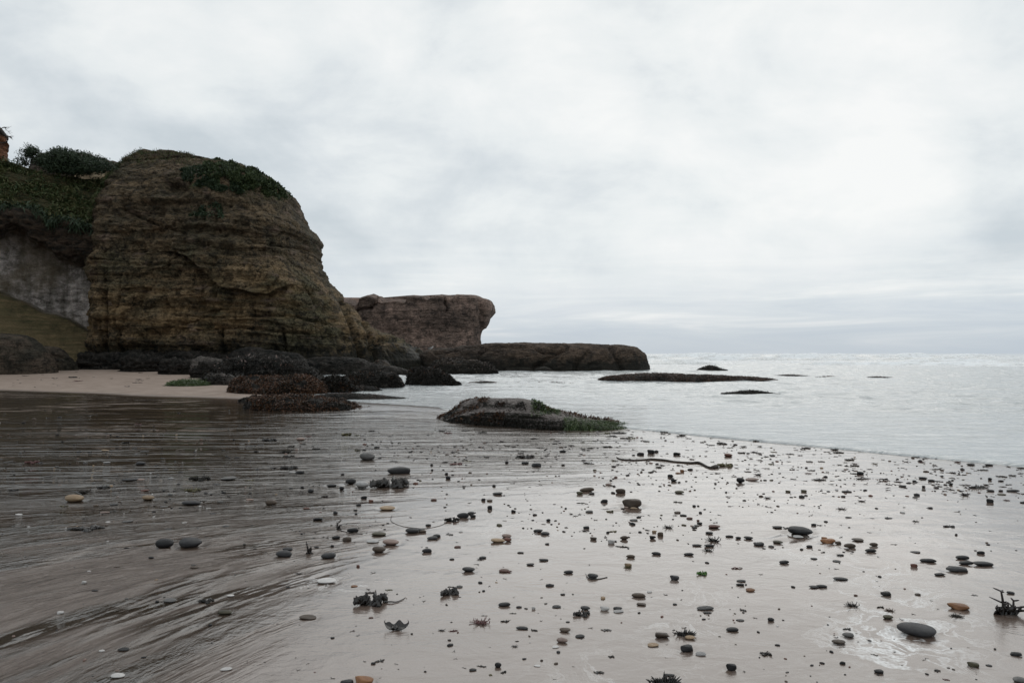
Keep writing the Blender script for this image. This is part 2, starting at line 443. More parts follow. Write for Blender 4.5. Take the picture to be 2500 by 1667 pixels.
STONE = {
    'k': ('black', stone_material('black_stone', (0.006, 0.006, 0.007), (0.011, 0.011, 0.012), (0.02, 0.02, 0.02))),
    'd': ('dark grey', stone_material('dark_grey_stone', (0.018, 0.018, 0.020), (0.030, 0.029, 0.030), (0.045, 0.043, 0.042))),
    'g': ('grey', stone_material('grey_stone', (0.075, 0.072, 0.070), (0.11, 0.105, 0.10), (0.15, 0.145, 0.135))),
    'b': ('brown', stone_material('brown_stone', (0.048, 0.034, 0.024), (0.075, 0.052, 0.036), (0.10, 0.075, 0.055))),
    'l': ('olive', stone_material('olive_stone', (0.045, 0.040, 0.022), (0.07, 0.06, 0.032), (0.10, 0.085, 0.05))),
    'r': ('reddish', stone_material('red_brown_stone', (0.085, 0.034, 0.024), (0.13, 0.055, 0.038), (0.17, 0.09, 0.07))),
    't': ('tan', stone_material('tan_stone', (0.23, 0.155, 0.090), (0.31, 0.22, 0.135), (0.40, 0.30, 0.21))),
    'o': ('orange brown', stone_material('orange_stone', (0.19, 0.080, 0.032), (0.26, 0.12, 0.05), (0.33, 0.18, 0.10))),
    'p': ('pinkish brown', stone_material('pink_stone', (0.17, 0.115, 0.095), (0.24, 0.17, 0.145), (0.33, 0.26, 0.22))),
    'a': ('pale grey', stone_material('pale_grey_stone', (0.26, 0.25, 0.245), (0.34, 0.33, 0.32), (0.42, 0.41, 0.40))),
    'w': ('white', stone_material('white_stone', (0.42, 0.40, 0.385), (0.52, 0.50, 0.48), (0.62, 0.60, 0.58))),
}


def sand_material():
    m, t, p = material('wet_beach_sand')
    geo = t.n('ShaderNodeNewGeometry').outputs['Position']
    fl = t.n('ShaderNodeAttribute', attribute_name='flow').outputs['Vector']
    streak = t.attr('streak'); dry = t.attr('dry'); foam = t.attr('foam'); damp = t.attr('damp')
    s1 = t.noise(t.mapping(fl, (5.0, 0.50, 1)), 1.0, 6, 0.62, 0.2)
    s2 = t.noise(t.mapping(fl, (26.0, 9.0, 1), loc=(3, 3, 0)), 1.0, 4, 0.65, 0.3)
    s3 = t.noise(t.mapping(fl, (1.8, 0.22, 1), loc=(7, 1, 0)), 1.0, 5, 0.6, 0.25)
    iso = t.noise(t.mapping(geo, (3.0, 5.0, 1)), 1.0, 4, 0.6, 0.5)
    rip = t.noise(t.mapping(geo, (10.0, 16.0, 1), rot=(0, 0, -0.5)), 1.0, 3, 0.55, 0.8)
    grain = t.noise(geo, 330, 2, 0.8)
    gr2 = t.noise(geo, 90, 3, 0.7)
    patch = t.noise(t.mapping(geo, (0.35, 0.6, 1)), 1.0, 4, 0.6, 0.5)
    # film of running water lies in the troughs of the streaks; between them the drained sand is rougher
    drained = t.math('MULTIPLY', damp, t.ramp(t.math('ADD', t.math('MULTIPLY', s1, 0.6), t.math('MULTIPLY', s3, 0.4)), [(0.42, 0.0), (0.50, 1.0)]))
    c = t.mix(t.ramp(patch, [(0.4, 0.0), (0.62, 1.0)]), (0.118, 0.084, 0.066), (0.150, 0.110, 0.090))
    c = t.mix(t.math('MULTIPLY', streak, 0.88), c, (0.034, 0.027, 0.019))
    c = t.mix(t.math('MULTIPLY', drained, 0.7), c, (0.118, 0.080, 0.060))
    c = t.mix(1.0, c, t.ramp(grain, [(0.25, 0.70), (0.5, 1.0), (0.75, 1.35)]), 'MULTIPLY')
    dc = t.mix(t.ramp(t.noise(geo, 1.5, 5, 0.6), [(0.4, 0.0), (0.6, 1.0)]), (0.235, 0.178, 0.142), (0.30, 0.232, 0.190))
    c = t.mix(dry, c, dc)
    # marbled films of foam
    fw = t.noise(t.mapping(geo, (1.3, 0.9, 1)), 1.0, 4, 0.6)
    fv = t.vmath('ADD', geo, t.vmath('MULTIPLY', t.n('ShaderNodeTexNoise').outputs['Color'], (0, 0, 0)))
    nz = t.n('ShaderNodeTexNoise'); nz.inputs['Scale'].default_value = 1.6; nz.inputs['Detail'].default_value = 4; t.l(geo, nz.inputs['Vector'])
    wv = t.vmath('ADD', geo, t.vmath('MULTIPLY', nz.outputs['Color'], (1.6, 2.2, 0)))
    f1 = t.noise(t.mapping(wv, (1.5, 0.9, 1)), 1.0, 5, 0.62)
    ln = t.math('ABSOLUTE', t.math('SUBTRACT', f1, 0.5))
    f2 = t.noise(t.mapping(wv, (4.5, 3.0, 1), loc=(5, 2, 0)), 1.0, 3, 0.6)
    ln2 = t.math('ABSOLUTE', t.math('SUBTRACT', f2, 0.5))
    lines = t.math('MAXIMUM', t.ramp(ln, [(0.0, 1.0), (0.030, 0.0)]), t.math('MULTIPLY', t.ramp(ln2, [(0.0, 0.8), (0.03, 0.0)]), t.ramp(fw, [(0.45, 0.0), (0.6, 1.0)])))
    blob = t.math('MULTIPLY', t.ramp(f1, [(0.56, 0.0), (0.68, 0.6)]), t.ramp(f2, [(0.4, 0.0), (0.6, 1.0)]))
    fm = t.math('MULTIPLY', foam, t.math('MAXIMUM', lines, blob), clamp=True)
    vb = t.n('ShaderNodeTexVoronoi'); vb.inputs['Scale'].default_value = 55.0; t.l(geo, vb.inputs['Vector'])
    fm = t.math('MULTIPLY', fm, t.ramp(vb.outputs['Distance'], [(0.15, 0.35), (0.6, 1.0)]))
    c = t.mix(t.math('MULTIPLY', fm, 1.0), c, (0.85, 0.85, 0.84))
    t.l(c, p.inputs['Base Color'])
    r = t.math('ADD', t.math('SUBTRACT', 0.075, t.math('MULTIPLY', streak, 0.06)), t.math('MULTIPLY', drained, 0.34))
    r = t.math('ADD', r, t.math('MULTIPLY', dry, 0.6))
    r = t.math('ADD', r, t.math('MULTIPLY', t.attr('rough'), 0.16))
    r = t.math('ADD', r, t.math('MULTIPLY', fm, 0.4), clamp=True)
    t.l(r, p.inputs['Roughness'])
    t.l(t.math('SUBTRACT', 1.9, t.math('ADD', t.math('MULTIPLY', streak, 0.30), t.math('MULTIPLY', dry, 0.6))), p.inputs['IOR'])
    sa = t.math('MULTIPLY', streak, t.attr('amp'))
    s3r = t.ramp(s3, [(0.47, 0.0), (0.56, 1.0)], 'EASE'); s1r = t.ramp(s1, [(0.50, 0.0), (0.60, 1.0)], 'EASE')
    b = t.bump(t.math('ADD', t.math('MULTIPLY', s3, 2.0), s3r), sa, 0.045)
    b = t.bump(t.math('ADD', s1, s1r), sa, 0.030, b)
    b = t.bump(s2, sa, 0.012, b)
    s4 = t.noise(t.mapping(fl, (1.7, 0.13, 1), loc=(2, 4, 0)), 1.0, 3, 0.55, 0.35)
    s5 = t.noise(t.mapping(fl, (3.6, 0.30, 1), loc=(9, 4, 0)), 1.0, 3, 0.55, 0.35)
    calm = t.math('MULTIPLY', streak, t.math('SUBTRACT', 1.0, t.attr('amp')))
    b = t.bump(t.ramp(s4, [(0.50, 0.0), (0.58, 1.0), (0.64, 0.6)], 'EASE'), calm, 0.012, b)
    b = t.bump(t.ramp(s5, [(0.54, 0.0), (0.60, 1.0)], 'EASE'), calm, 0.007, b)
    b = t.bump(iso, t.math('SUBTRACT', 0.7, t.math('MULTIPLY', calm, 0.6)), 0.012, b)
    b = t.bump(rip, t.math('MULTIPLY', t.attr('rip'), 1.0), 0.0022, b)
    b = t.bump(gr2, t.math('ADD', 0.10, t.math('ADD', t.math('MULTIPLY', dry, 0.9), t.math('MULTIPLY', drained, 0.9))), 0.0030, b)
    b = t.bump(grain, t.math('ADD', 0.10, t.math('ADD', dry, t.math('MULTIPLY', drained, 0.6))), 0.0008, b)
    t.l(b, p.inputs['Normal'])
    return m


def sea_material():
    m, t, p = material('sea_water')
    geo = t.n('ShaderNodeNewGeometry').outputs['Position']
    foam = t.attr('foam')
    n1 = t.noise(t.mapping(geo, (1.6, 3.2, 1), rot=(0, 0, 0.12)), 1.0, 5, 0.6, 0.5)
    n2 = t.noise(t.mapping(geo, (7, 14, 1), rot=(0, 0, 0.2)), 1.0, 3, 0.6, 0.4)
    fn = t.noise(t.mapping(geo, (0.5, 0.9, 0.8)), 1.0, 6, 0.72, 0.4)
    fm = t.math('MULTIPLY', t.ramp(t.math('ADD', fn, t.math('MULTIPLY', foam, 0.30)), [(0.60, 0.0), (0.82, 1.0)]), t.ramp(foam, [(0.02, 0.0), (0.3, 1.0)]))
    c = t.mix(fm, (0.38, 0.405, 0.41), (0.90, 0.92, 0.93))
    t.l(c, p.inputs['Base Color'])
    t.l(t.math('ADD', 0.10, t.math('MULTIPLY', fm, 0.6)), p.inputs['Roughness'])
    p.inputs['IOR'].default_value = 1.5
    b = t.bump(n1, 1.0, 0.10); b = t.bump(n2, 0.8, 0.012, b)
    t.l(b, p.inputs['Normal'])
    return m


M_SAND = sand_material(); M_SEA = sea_material()

# ------------------------------------------------------------------ ground sheet
def polar_grid(r, th):
    R_, T = np.meshgrid(r, th, indexing='ij'); return R_ * np.sin(T), R_ * np.cos(T)


def angles(nf, nb, half=46):
    a = np.radians(np.linspace(-half, half, nf)); b = np.radians(np.linspace(half, 360 - half, nb + 2)[1:-1])
    return np.concatenate([a, b])


def flow_coords(x, y):
    # streak lines run out of the lower left of the beach and swing round parallel to the shore
    yy = np.clip(y, -5, 30)
    e = np.exp((np.minimum(yy, 14) - 4) / 2.0) * (1 + np.maximum(yy - 14, 0) * 0.5)
    q = np.maximum((3.2 - x) / 1.32, 0.05) + e
    u = 4 + 2 * np.log(np.maximum(q, 0.05)) - 0.0
    # keep the across-frequency up close to one per metre
    gy = e / q; gx = (2 / 1.32) / q
    v = x * 1.0 + 0.25 * y
    return u, v, np.sqrt(gx ** 2 + gy ** 2)


r = np.concatenate([np.geomspace(0.4, 90, 760), np.geomspace(95, 30000, 40)])
th = angles(760, 70)
gx, gy = polar_grid(r, th)
gz = ground_z(gx, gy)
U, Vv, G = flow_coords(gx, gy)
s = shore_s(gx, gy)
t_ = (gy - (23.0 - 0.47 * (gx + 8.3))) * 0.905 + 0.7 * perlin(V3(gx * .2, gy * .2, 1.1))
edge = 1 - sstep(-9.5, -5.5, gx + 0.27 * np.maximum(gy - 25, 0))
dry = sstep(0.2, 1.6, t_) * edge
bar = np.exp(-(((gx + 4.2) * 0.8 + (gy - 21.2) * 0.35) / 3.4) ** 2 - (((gy - 21.2) * 0.9 + (gx + 4.2) * 0.42) / 1.3) ** 2)
# how strong the run-off streaks are: all of the left, dying out to the right and front
px_, py_ = to_px(V3(gx, np.maximum(gy, 0.5), gz))
lim = 560 + (1667 - py_) * 0.85 + 90 * perlin(V3(gx * 0.5, gy * 0.5, 4.2))
streak = 1 - sstep(-260, 160, px_ - lim)
far_c = sstep(1230, 1080, py_) * (1 - sstep(1250, 1700, px_)) * 0.75
streak = np.maximum(streak, far_c)
streak = np.where(gy < 0.5, 1 - sstep(-1.5, 0.5, gx), streak)
streak *= (1 - dry) * (1 - 0.9 * np.clip(bar * 1.6, 0, 1)) * (1 - sstep(-0.3, 0.6, s))
damp = sstep(1150, 1380, py_) * streak
foam = np.zeros_like(gx)
for (cx, cy, rx, ry, a) in ((2190, 1560, 190, 150, 1.0), (2120, 1420, 120, 60, 0.75), (1990, 1340, 110, 40, 0.6), (1660, 1500, 130, 90, 0.45),
                            (1540, 1640, 220, 60, 0.35), (2330, 1330, 260, 90, 0.25), (2000, 1230, 500, 60, 0.22), (830, 1425, 130, 22, 0.45), (1260, 1300, 160, 30, 0.3)):
    foam = np.maximum(foam, a * np.exp(-(((px_ - cx) / rx) ** 2 + ((py_ - cy) / ry) ** 2) * 1.2))
foam = np.where(gy > 0.5, foam, 0)
rough = sstep(1250, 1600, py_) * (1 - 0.6 * streak)
ripm = np.clip(0.25 + 0.75 * sstep(1500, 900, px_) * sstep(1350, 1500, py_), 0, 1)
gz2 = gz + streak * 0.006 * fbm(V3(U * 1.6, Vv * 0.22, 0.3), 3) * sstep(1.0, 3.0, r)[:, None]
gm = make_mesh('ground_mesh', V3(gx, gy, gz2), grid_faces(len(r), len(th), True)[:, ::-1], [M_SAND],
               attrs=dict(amp=1 - (0.92 - 0.36 * sstep(480, 900, px_)) * sstep(5.5, 10.5, gy), streak=streak, dry=dry, foam=foam, damp=damp, rough=rough, rip=ripm),
               uv=dict(flow=V3(U / 1.0, Vv, 0)))
# close the small hole under the camera
o = link('beach_sand', gm); tag(o, kind='structure')
hub = make_mesh('hub', np.concatenate([V3(gx[0], gy[0], gz2[0]), [[0, 0, float(ground_z(0, 0))]]]),
                np.stack([np.arange(len(th)), (np.arange(len(th)) + 1) % len(th), np.full(len(th), len(th))], -1)[:, ::-1], [M_SAND])
tag(link('ground', hub), kind='structure')

# ------------------------------------------------------------------ sea
r = np.concatenate([np.geomspace(6.5, 32, 560), np.geomspace(32.2, 520, 560)[1:], np.geomspace(530, 30000, 40)])
th = angles(660, 60, 44)
sx, sy = polar_grid(r, th); ss = shore_s(sx, sy)
rr = np.sqrt(sx ** 2 + sy ** 2)
depth = sstep(0, 14, ss)
rip = fbm(V3(sx * 0.30 + 0.5 * perlin(V3(sx * .1, sy * .1, 3)), sy * 0.75 + 0.12 * sx, 0.7), 5, 0.55) * 0.17 * (0.12 + depth) * (1 - 0.6 * sstep(60, 160, rr))
sw = fbm(V3(sx * 0.10, sy * 0.33, 2.7), 3) * 0.10 * depth * sstep(25, 60, rr)
zz = 0.040 * (1 - np.exp(-np.maximum(ss, 0) / 0.05)) + rip + sw
# breakers rolling in, crests lying roughly along X
wob = 14 * perlin(V3(sx * 0.012, sy * 0.004, 0.2)) + 4 * perlin(V3(sx * 0.05, sy * 0.02, 6.2))
br = np.zeros_like(sx); crest = np.zeros_like(sx)
for (yc, h, wd, sd_) in ((96, 0.30, 1.6, 1), (122, 0.55, 2.2, 2), (150, 0.9, 3.0, 3), (196, 1.1, 4.0, 4), (250, 1.25, 5, 5), (330, 1.4, 6, 6), (430, 1.5, 8, 7)):
    amp = np.clip(0.30 + 1.5 * perlin(V3(sx * 0.030, sd_ * 3.7, 1.0)) + 0.9 * perlin(V3(sx * 0.11, sd_ * 1.7, 5.0)), 0, 1.3)
    d = sy - (yc + wob)
    prof = np.where(d < 0, np.exp(-(d / (wd * 0.5)) ** 2), np.exp(-(d / (wd * 1.8)) ** 2))
    br += h * amp * prof; crest = np.maximum(crest, amp * np.exp(-((d - 0.6 * wd) / (wd * 2.4)) ** 2))
    crest = np.maximum(crest, 0.85 * (amp > 0.15) * np.exp(-((d + 2.6 * wd) / (wd * 2.0)) ** 2))
br *= sstep(80, 100, rr) * (1 - sstep(480, 520, rr)) * (np.abs(sx) < 600)
zz = zz + br * (1 + 0.25 * fbm(V3(sx * 0.3, sy * 0.3, 4.0), 3))
fo = np.clip(crest * sstep(80, 110, rr) * (1 - sstep(480, 510, rr)), 0, 1)
fo = np.maximum(fo, 0.09 * sstep(60, 110, rr))
fo = np.maximum(fo, 0.05 * sstep(3, 0.5, ss))
zz = np.where(ss <= 0, -0.25 * sstep(0.0, -0.25, ss) - 0.02 * sstep(0, -0.03, ss), zz)
# under the sand bank keep the water below the sand
gsea = ground_z(sx, sy); zz = np.where((gsea > 0.03) & (ss > 0.5), np.minimum(zz, gsea - 0.05), zz)
sm = make_mesh('sea_mesh', V3(sx, sy, zz), grid_faces(len(r), len(th), True)[:, ::-1], [M_SEA], attrs=dict(foam=fo))
tag(link('sea_water', sm), kind='structure')

# ------------------------------------------------------------------ rock builders
def edge_fn(poly, side):
    """poly = list of (px, py) from low to high; returns x(py)"""
    a = np.array(poly, float); i = np.argsort(a[:, 1]); return lambda py: np.interp(py, a[i, 1], a[i, 0])


def row_loft(name, left, right, D, depth, mat, nrow=300, ncol=420, power=0.55, batter=0.0, hprof=None, disp=None, zbase=None, topround=0.12, bend=None, parent=None, maxd=None, corner=0.25):
    """solid whose silhouette rows run from left(py) to right(py) when seen square on at depth D"""
    L = np.array(left, float); R = np.array(right, float)
    zl = 1.5 + (863.0 - L[:, 1]) * D / F; xl = (L[:, 0] - 1250) / F * D
    zr = 1.5 + (863.0 - R[:, 1]) * D / F; xr = (R[:, 0] - 1250) / F * D
    il, ir = np.argsort(zl), np.argsort(zr)
    z0 = zbase if zbase is not None else -0.6
    H = min(zl.max(), zr.max())
    v = np.linspace(0, 1, nrow); v = 1 - (1 - v) ** 1.12
    z = z0 + (H - z0) * v
    a = np.interp(z, zl[il], xl[il]); b = np.interp(z, zr[ir], xr[ir])
    # front half gets most columns
    tf = np.linspace(0, math.pi, int(ncol * 0.78), endpoint=False); tb = np.linspace(math.pi, 2 * math.pi, ncol - len(tf), endpoint=False)
    t = np.concatenate([tf, tb])
    # even spacing along x on the front
    cx = (a + b) / 2; hw = np.maximum((b - a) / 2, 0.02)
    ct = -np.cos(t); st = -np.sin(t)
    cxp = sgnpow(ct, 1.0)
    # superellipse |x|^n+|y|^n=1
    n_ = 2 / power
    yy = sgnpow(st, 1.0) * 0
    yy = np.sign(st) * (1 - np.abs(cxp) ** n_) ** (1 / n_)
    k = (z - z0) / (H - z0)
    dd = np.minimum(depth, hw) * (1 - 0.75 * np.clip((k - (1 - topround)) / topround, 0, 1) ** 2)
    if maxd is not None: dd = np.minimum(dd, np.maximum(hw * maxd, 0.05))
    X_ = cx[:, None] + hw[:, None] * cxp[None]
    Y_ = D + depth * 0.9 + batter * (z - z0)[:, None] + dd[:, None] * yy[None]
    Z_ = np.broadcast_to(z[:, None], X_.shape).copy()
    if bend is not None: Y_ = Y_ + bend(X_, Z_)
    if hprof is not None: Z_ = z0 + (Z_ - z0) * hprof(X_)
    # the outline was measured at distance D: give each row its true size at the distance where its edge stands
    Ye = (D + depth * 0.9 + batter * (z - z0))
    ya = Ye - 0.85 * dd + (bend(a, z) if bend is not None else 0); yb = Ye + corner * dd + (bend(b, z) if bend is not None else 0)
    fx = (ya[:, None] * (1 - cxp[None]) / 2 + yb[:, None] * (1 + cxp[None]) / 2) / D
    fz = fx
    X_ = X_ * fx; Z_ = 1.5 + (Z_ - 1.5) * fz
    P = np.stack([X_, Y_, Z_], -1)
    nrm = normals_grid(P, True)
    if disp is not None: P = P + disp(P, nrm)
    top = P[-1].mean(0); P2 = np.concatenate([P.reshape(-1, 3), [top]])
    fc = grid_faces(nrow, ncol, True)
    base = (nrow - 1) * ncol; i = np.arange(ncol)
    cap = np.stack([base + i, base + (i + 1) % ncol, np.full(ncol, nrow * ncol)], -1)
    cap4 = np.concatenate([cap, cap[:, 2:3]], 1)
    loc = np.array([cx[0], D + depth, z0 + 0.6])
    me = make_mesh(name, P2 - loc, fc, [mat])
    # cap as its own tris would need mixed faces; drop it in with bmesh
    import bmesh
    bm = bmesh.new(); bm.from_mesh(me); bm.verts.ensure_lookup_table()
    for q in cap:
        try: f = bm.faces.new([bm.verts[int(j)] for j in q]); f.smooth = True
        except ValueError: pass
    bmesh.ops.recalc_face_normals(bm, faces=bm.faces)
    bm.to_mesh(me); bm.free()
    o = link(name, me, parent, loc); return o, P


def col_loft(name, prof, mat, base_py=None, depth=1.0, nc=160, na=70, py_=0.75, pz=0.75, amp=0.06, fr=1.5, seed=0, D=None, sink=0.25, disp=None, attrs=None, batter=0.0, parent=None, lay=0.0, cracks=(), zb=None, yshift=None):
    """elongated rock: prof = [(px, top_py)] left to right, standing on the ground where its base pixel meets the sand"""
    pr = np.array(prof, float)
    if D is None:
        mid = pr[len(pr) // 2, 0]; h0 = hit_s(mid, base_py); D = h0[1]; gz0 = h0[2]
    else: gz0 = max(float(ground_z(xpx(pr[:, 0].mean(), D), D)), -0.02)
    if zb is not None: gz0 = zb; sink = 0
    Dt = D + depth * 0.5
    xs = (pr[:, 0] - 1250) / F * Dt; zs = np.array([zpx(q, Dt) for q in pr[:, 1]])
    # denser columns at the ends
    k = (1 - np.cos(np.linspace(0, math.pi, nc))) / 2; k = 0.6 * k + 0.4 * np.linspace(0, 1, nc)
    x = xs[0] + (xs[-1] - xs[0]) * k
    H = np.interp(x, xs, zs)
    kk = np.ones(5) / 5; Hs = np.convolve(np.pad(H, 2, 'edge'), kk, 'valid'); H = Hs
    dy = yshift((x - xs[0]) / (xs[-1] - xs[0])) if yshift is not None else np.zeros_like(x)
    f_ = (Dt + dy) / Dt; x0_ = x; x = x * f_; H = 1.5 + (H - 1.5) * f_
    g = gz0 - sink; hh = np.maximum(H - g, 0.02)
    e = np.clip(np.minimum(x0_ - xs[0], xs[-1] - x0_) / max(depth * 0.8, 1e-3), 0, 1); e = np.sqrt(1 - (1 - e) ** 2)
    dd = depth * 0.5 * (0.12 + 0.88 * e)
    a = np.linspace(0, math.pi, na)
    Yl = Dt - dd[:, None] * sgnpow(np.cos(a), py_)[None] ; Zl = g + hh[:, None] * (np.maximum(np.sin(a), 0) ** pz)[None]
    Yl = Yl + dy[:, None]
    if batter: Yl = Yl + batter * (Zl - g)
    P = np.stack([np.broadcast_to(x[:, None], Yl.shape), Yl, Zl], -1)
    n = normals_grid(P); c = P.mean((0, 1)); flip = np.sign(np.sum(n * (P - c), -1).mean()); n = n * flip
    w_ = sstep(0.0, 0.3, np.sin(a))[None] * 0.7 + 0.3
    q = P * fr + seed * 7.7
    dv = amp * (fbm(q * [1, 1, 1.6], 5, 0.6) + 0.5 * fbm(q * 0.45, 2) + (0.9 * (fbm(q * [0.7, 0.7, 1.5] + 5, 5, 0.6, ridged=True) - 0.3) if amp > 0.07 else 0)) * w_
    if lay: dv = dv + lay * perlin(V3(P[..., 0] * 0.3, P[..., 1] * 0.3, P[..., 2] * 9 / max(hh.max(), 0.3)) + seed)
    P = P + n * dv[..., None]
    if cracks: P = carve(P, n, cracks)
    if disp is not None: P = disp(P, n)
    loc = np.array([(xs[0] + xs[-1]) / 2, Dt, gz0])
    fc = grid_faces(nc, na)
    if flip < 0: fc = fc[:, ::-1]
    me = make_mesh(name, P - loc, fc, [mat], attrs=attrs(P) if attrs else None)
    o = link(name, me, parent, loc)
    return o, P, n


def seg_dist(px, py, poly):
    d = np.full(np.shape(px), 1e9); side = np.zeros(np.shape(px))
    for (x0, y0), (x1, y1) in zip(poly[:-1], poly[1:]):
        vx, vy = x1 - x0, y1 - y0; L2 = vx * vx + vy * vy
        t = np.clip(((px - x0) * vx + (py - y0) * vy) / L2, 0, 1)
        e = np.hypot(px - x0 - t * vx, py - y0 - t * vy)
        sd_ = np.sign((px - x0) * vy - (py - y0) * vx)
        m = e < d; d = np.where(m, e, d); side = np.where(m, sd_, side)
    return d, side


def carve(P, n, cracks):
    """cracks: (polyline px, half width px, depth m)"""
    qx, qy = to_px(P)
    jx = 3.0 * perlin(P * 1.3 + 31); jy = 3.0 * perlin(P * 1.3 + 71)
    for poly, wd, dp_ in cracks:
        d, _ = seg_dist(qx + jx, qy + jy, poly)
        front = n[..., 1:2] < 0.35
        P = P - n * (dp_ * np.exp(-(d / wd) ** 2))[..., None] * front
    return P


# leafy scatter -----------------------------------------------------------
def leaves(name, pts, nrm, size, mat, parent=None, base=(0, 0, 0), up=0.5, aspect=0.5, curl=0.35, label=None, droop=0.0, jitter=0.3, seg=2):
    pts = np.asarray(pts, float); n = len(pts); rg = np.random.default_rng(n + int(size * 1000))
    d = np.asarray(nrm) * 0.8 + rg.normal(size=(n, 3)) * (1 - up * 0.3) * 0.8 + np.array([0, 0, up - droop])
    d /= np.linalg.norm(d, axis=1, keepdims=True)
    sd_ = np.cross(d, rg.normal(size=(n, 3))); sd_ /= np.maximum(np.linalg.norm(sd_, axis=1, keepdims=True), 1e-6)
    nn = np.cross(d, sd_)
    L = size * rg.uniform(0.55, 1.35, n)[:, None]; W = L * aspect
    pts = pts + rg.normal(size=(n, 3)) * size * jitter
    c = curl * rg.uniform(-1, 1, n)[:, None]
    v = np.stack([pts - sd_ * W * 0.25, pts + sd_ * W * 0.25,
                  pts + d * L * 0.5 + sd_ * W * 0.5 + nn * L * c * 0.5, pts + d * L * 0.5 - sd_ * W * 0.5 + nn * L * c * 0.5,
                  pts + d * L + sd_ * W * 0.15 + nn * L * c * 1.6 - [0, 0, 1] * L * droop, pts + d * L - sd_ * W * 0.15 + nn * L * c * 1.6 - [0, 0, 1] * L * droop], 1)
    idx = np.arange(n)[:, None] * 6
    f = np.concatenate([idx + [0, 1, 2, 3], idx + [3, 2, 4, 5]], 0)
    me = make_mesh(name, v.reshape(-1, 3) - np.asarray(base), f, [mat], smooth=True)
    o = link(name, me, parent)
    if label: o['label'] = label
    if parent is not None: o['kind'] = 'stuff'
    return o


def pick(P, n, count, cond, rg=RNG):
    Pf = P.reshape(-1, 3); nf = n.reshape(-1, 3); m = cond(Pf, nf); ids = np.nonzero(m)[0]
    if len(ids) == 0: ids = np.arange(len(Pf))
    i = rg.choice(ids, count); return Pf[i], nf[i]


def in_poly(x, y, poly):
    c = np.zeros(np.shape(x), bool); n = len(poly)
    for i in range(n):
        x0, y0 = poly[i]; x1, y1 = poly[(i + 1) % n]
        c ^= ((y0 > y) != (y1 > y)) & (x < (x1 - x0) * (y - y0) / (y1 - y0 + 1e-9) + x0)
    return c


# ------------------------------------------------------------------ main cliff
D_C = 54.0
left = [(187, 960), (187, 850), (187, 713), (187, 642), (200, 615), (205, 576), (200, 531), (206, 504), (230, 470), (236, 435), (258, 416), (290, 396), (292, 388), (318, 377), (345, 370), (352, 368)]
right = [(1075, 960), (1068, 905), (1062, 878), (1043, 864), (1015, 847), (983, 828), (951, 818), (921, 806), (896, 782), (875, 768), (858, 752), (837, 738), (829, 717), (813, 703), (794, 680), (776, 650), (781, 631), (773, 604), (778, 590),
         (768, 567), (752, 558), (740, 546), (729, 518), (721, 489), (702, 467), (681, 457), (667, 443), (637, 430), (604, 418), (587, 418), (566, 408), (534, 397), (500, 398), (461, 384), (440, 376), (420, 372), (388, 370), (352, 368)]


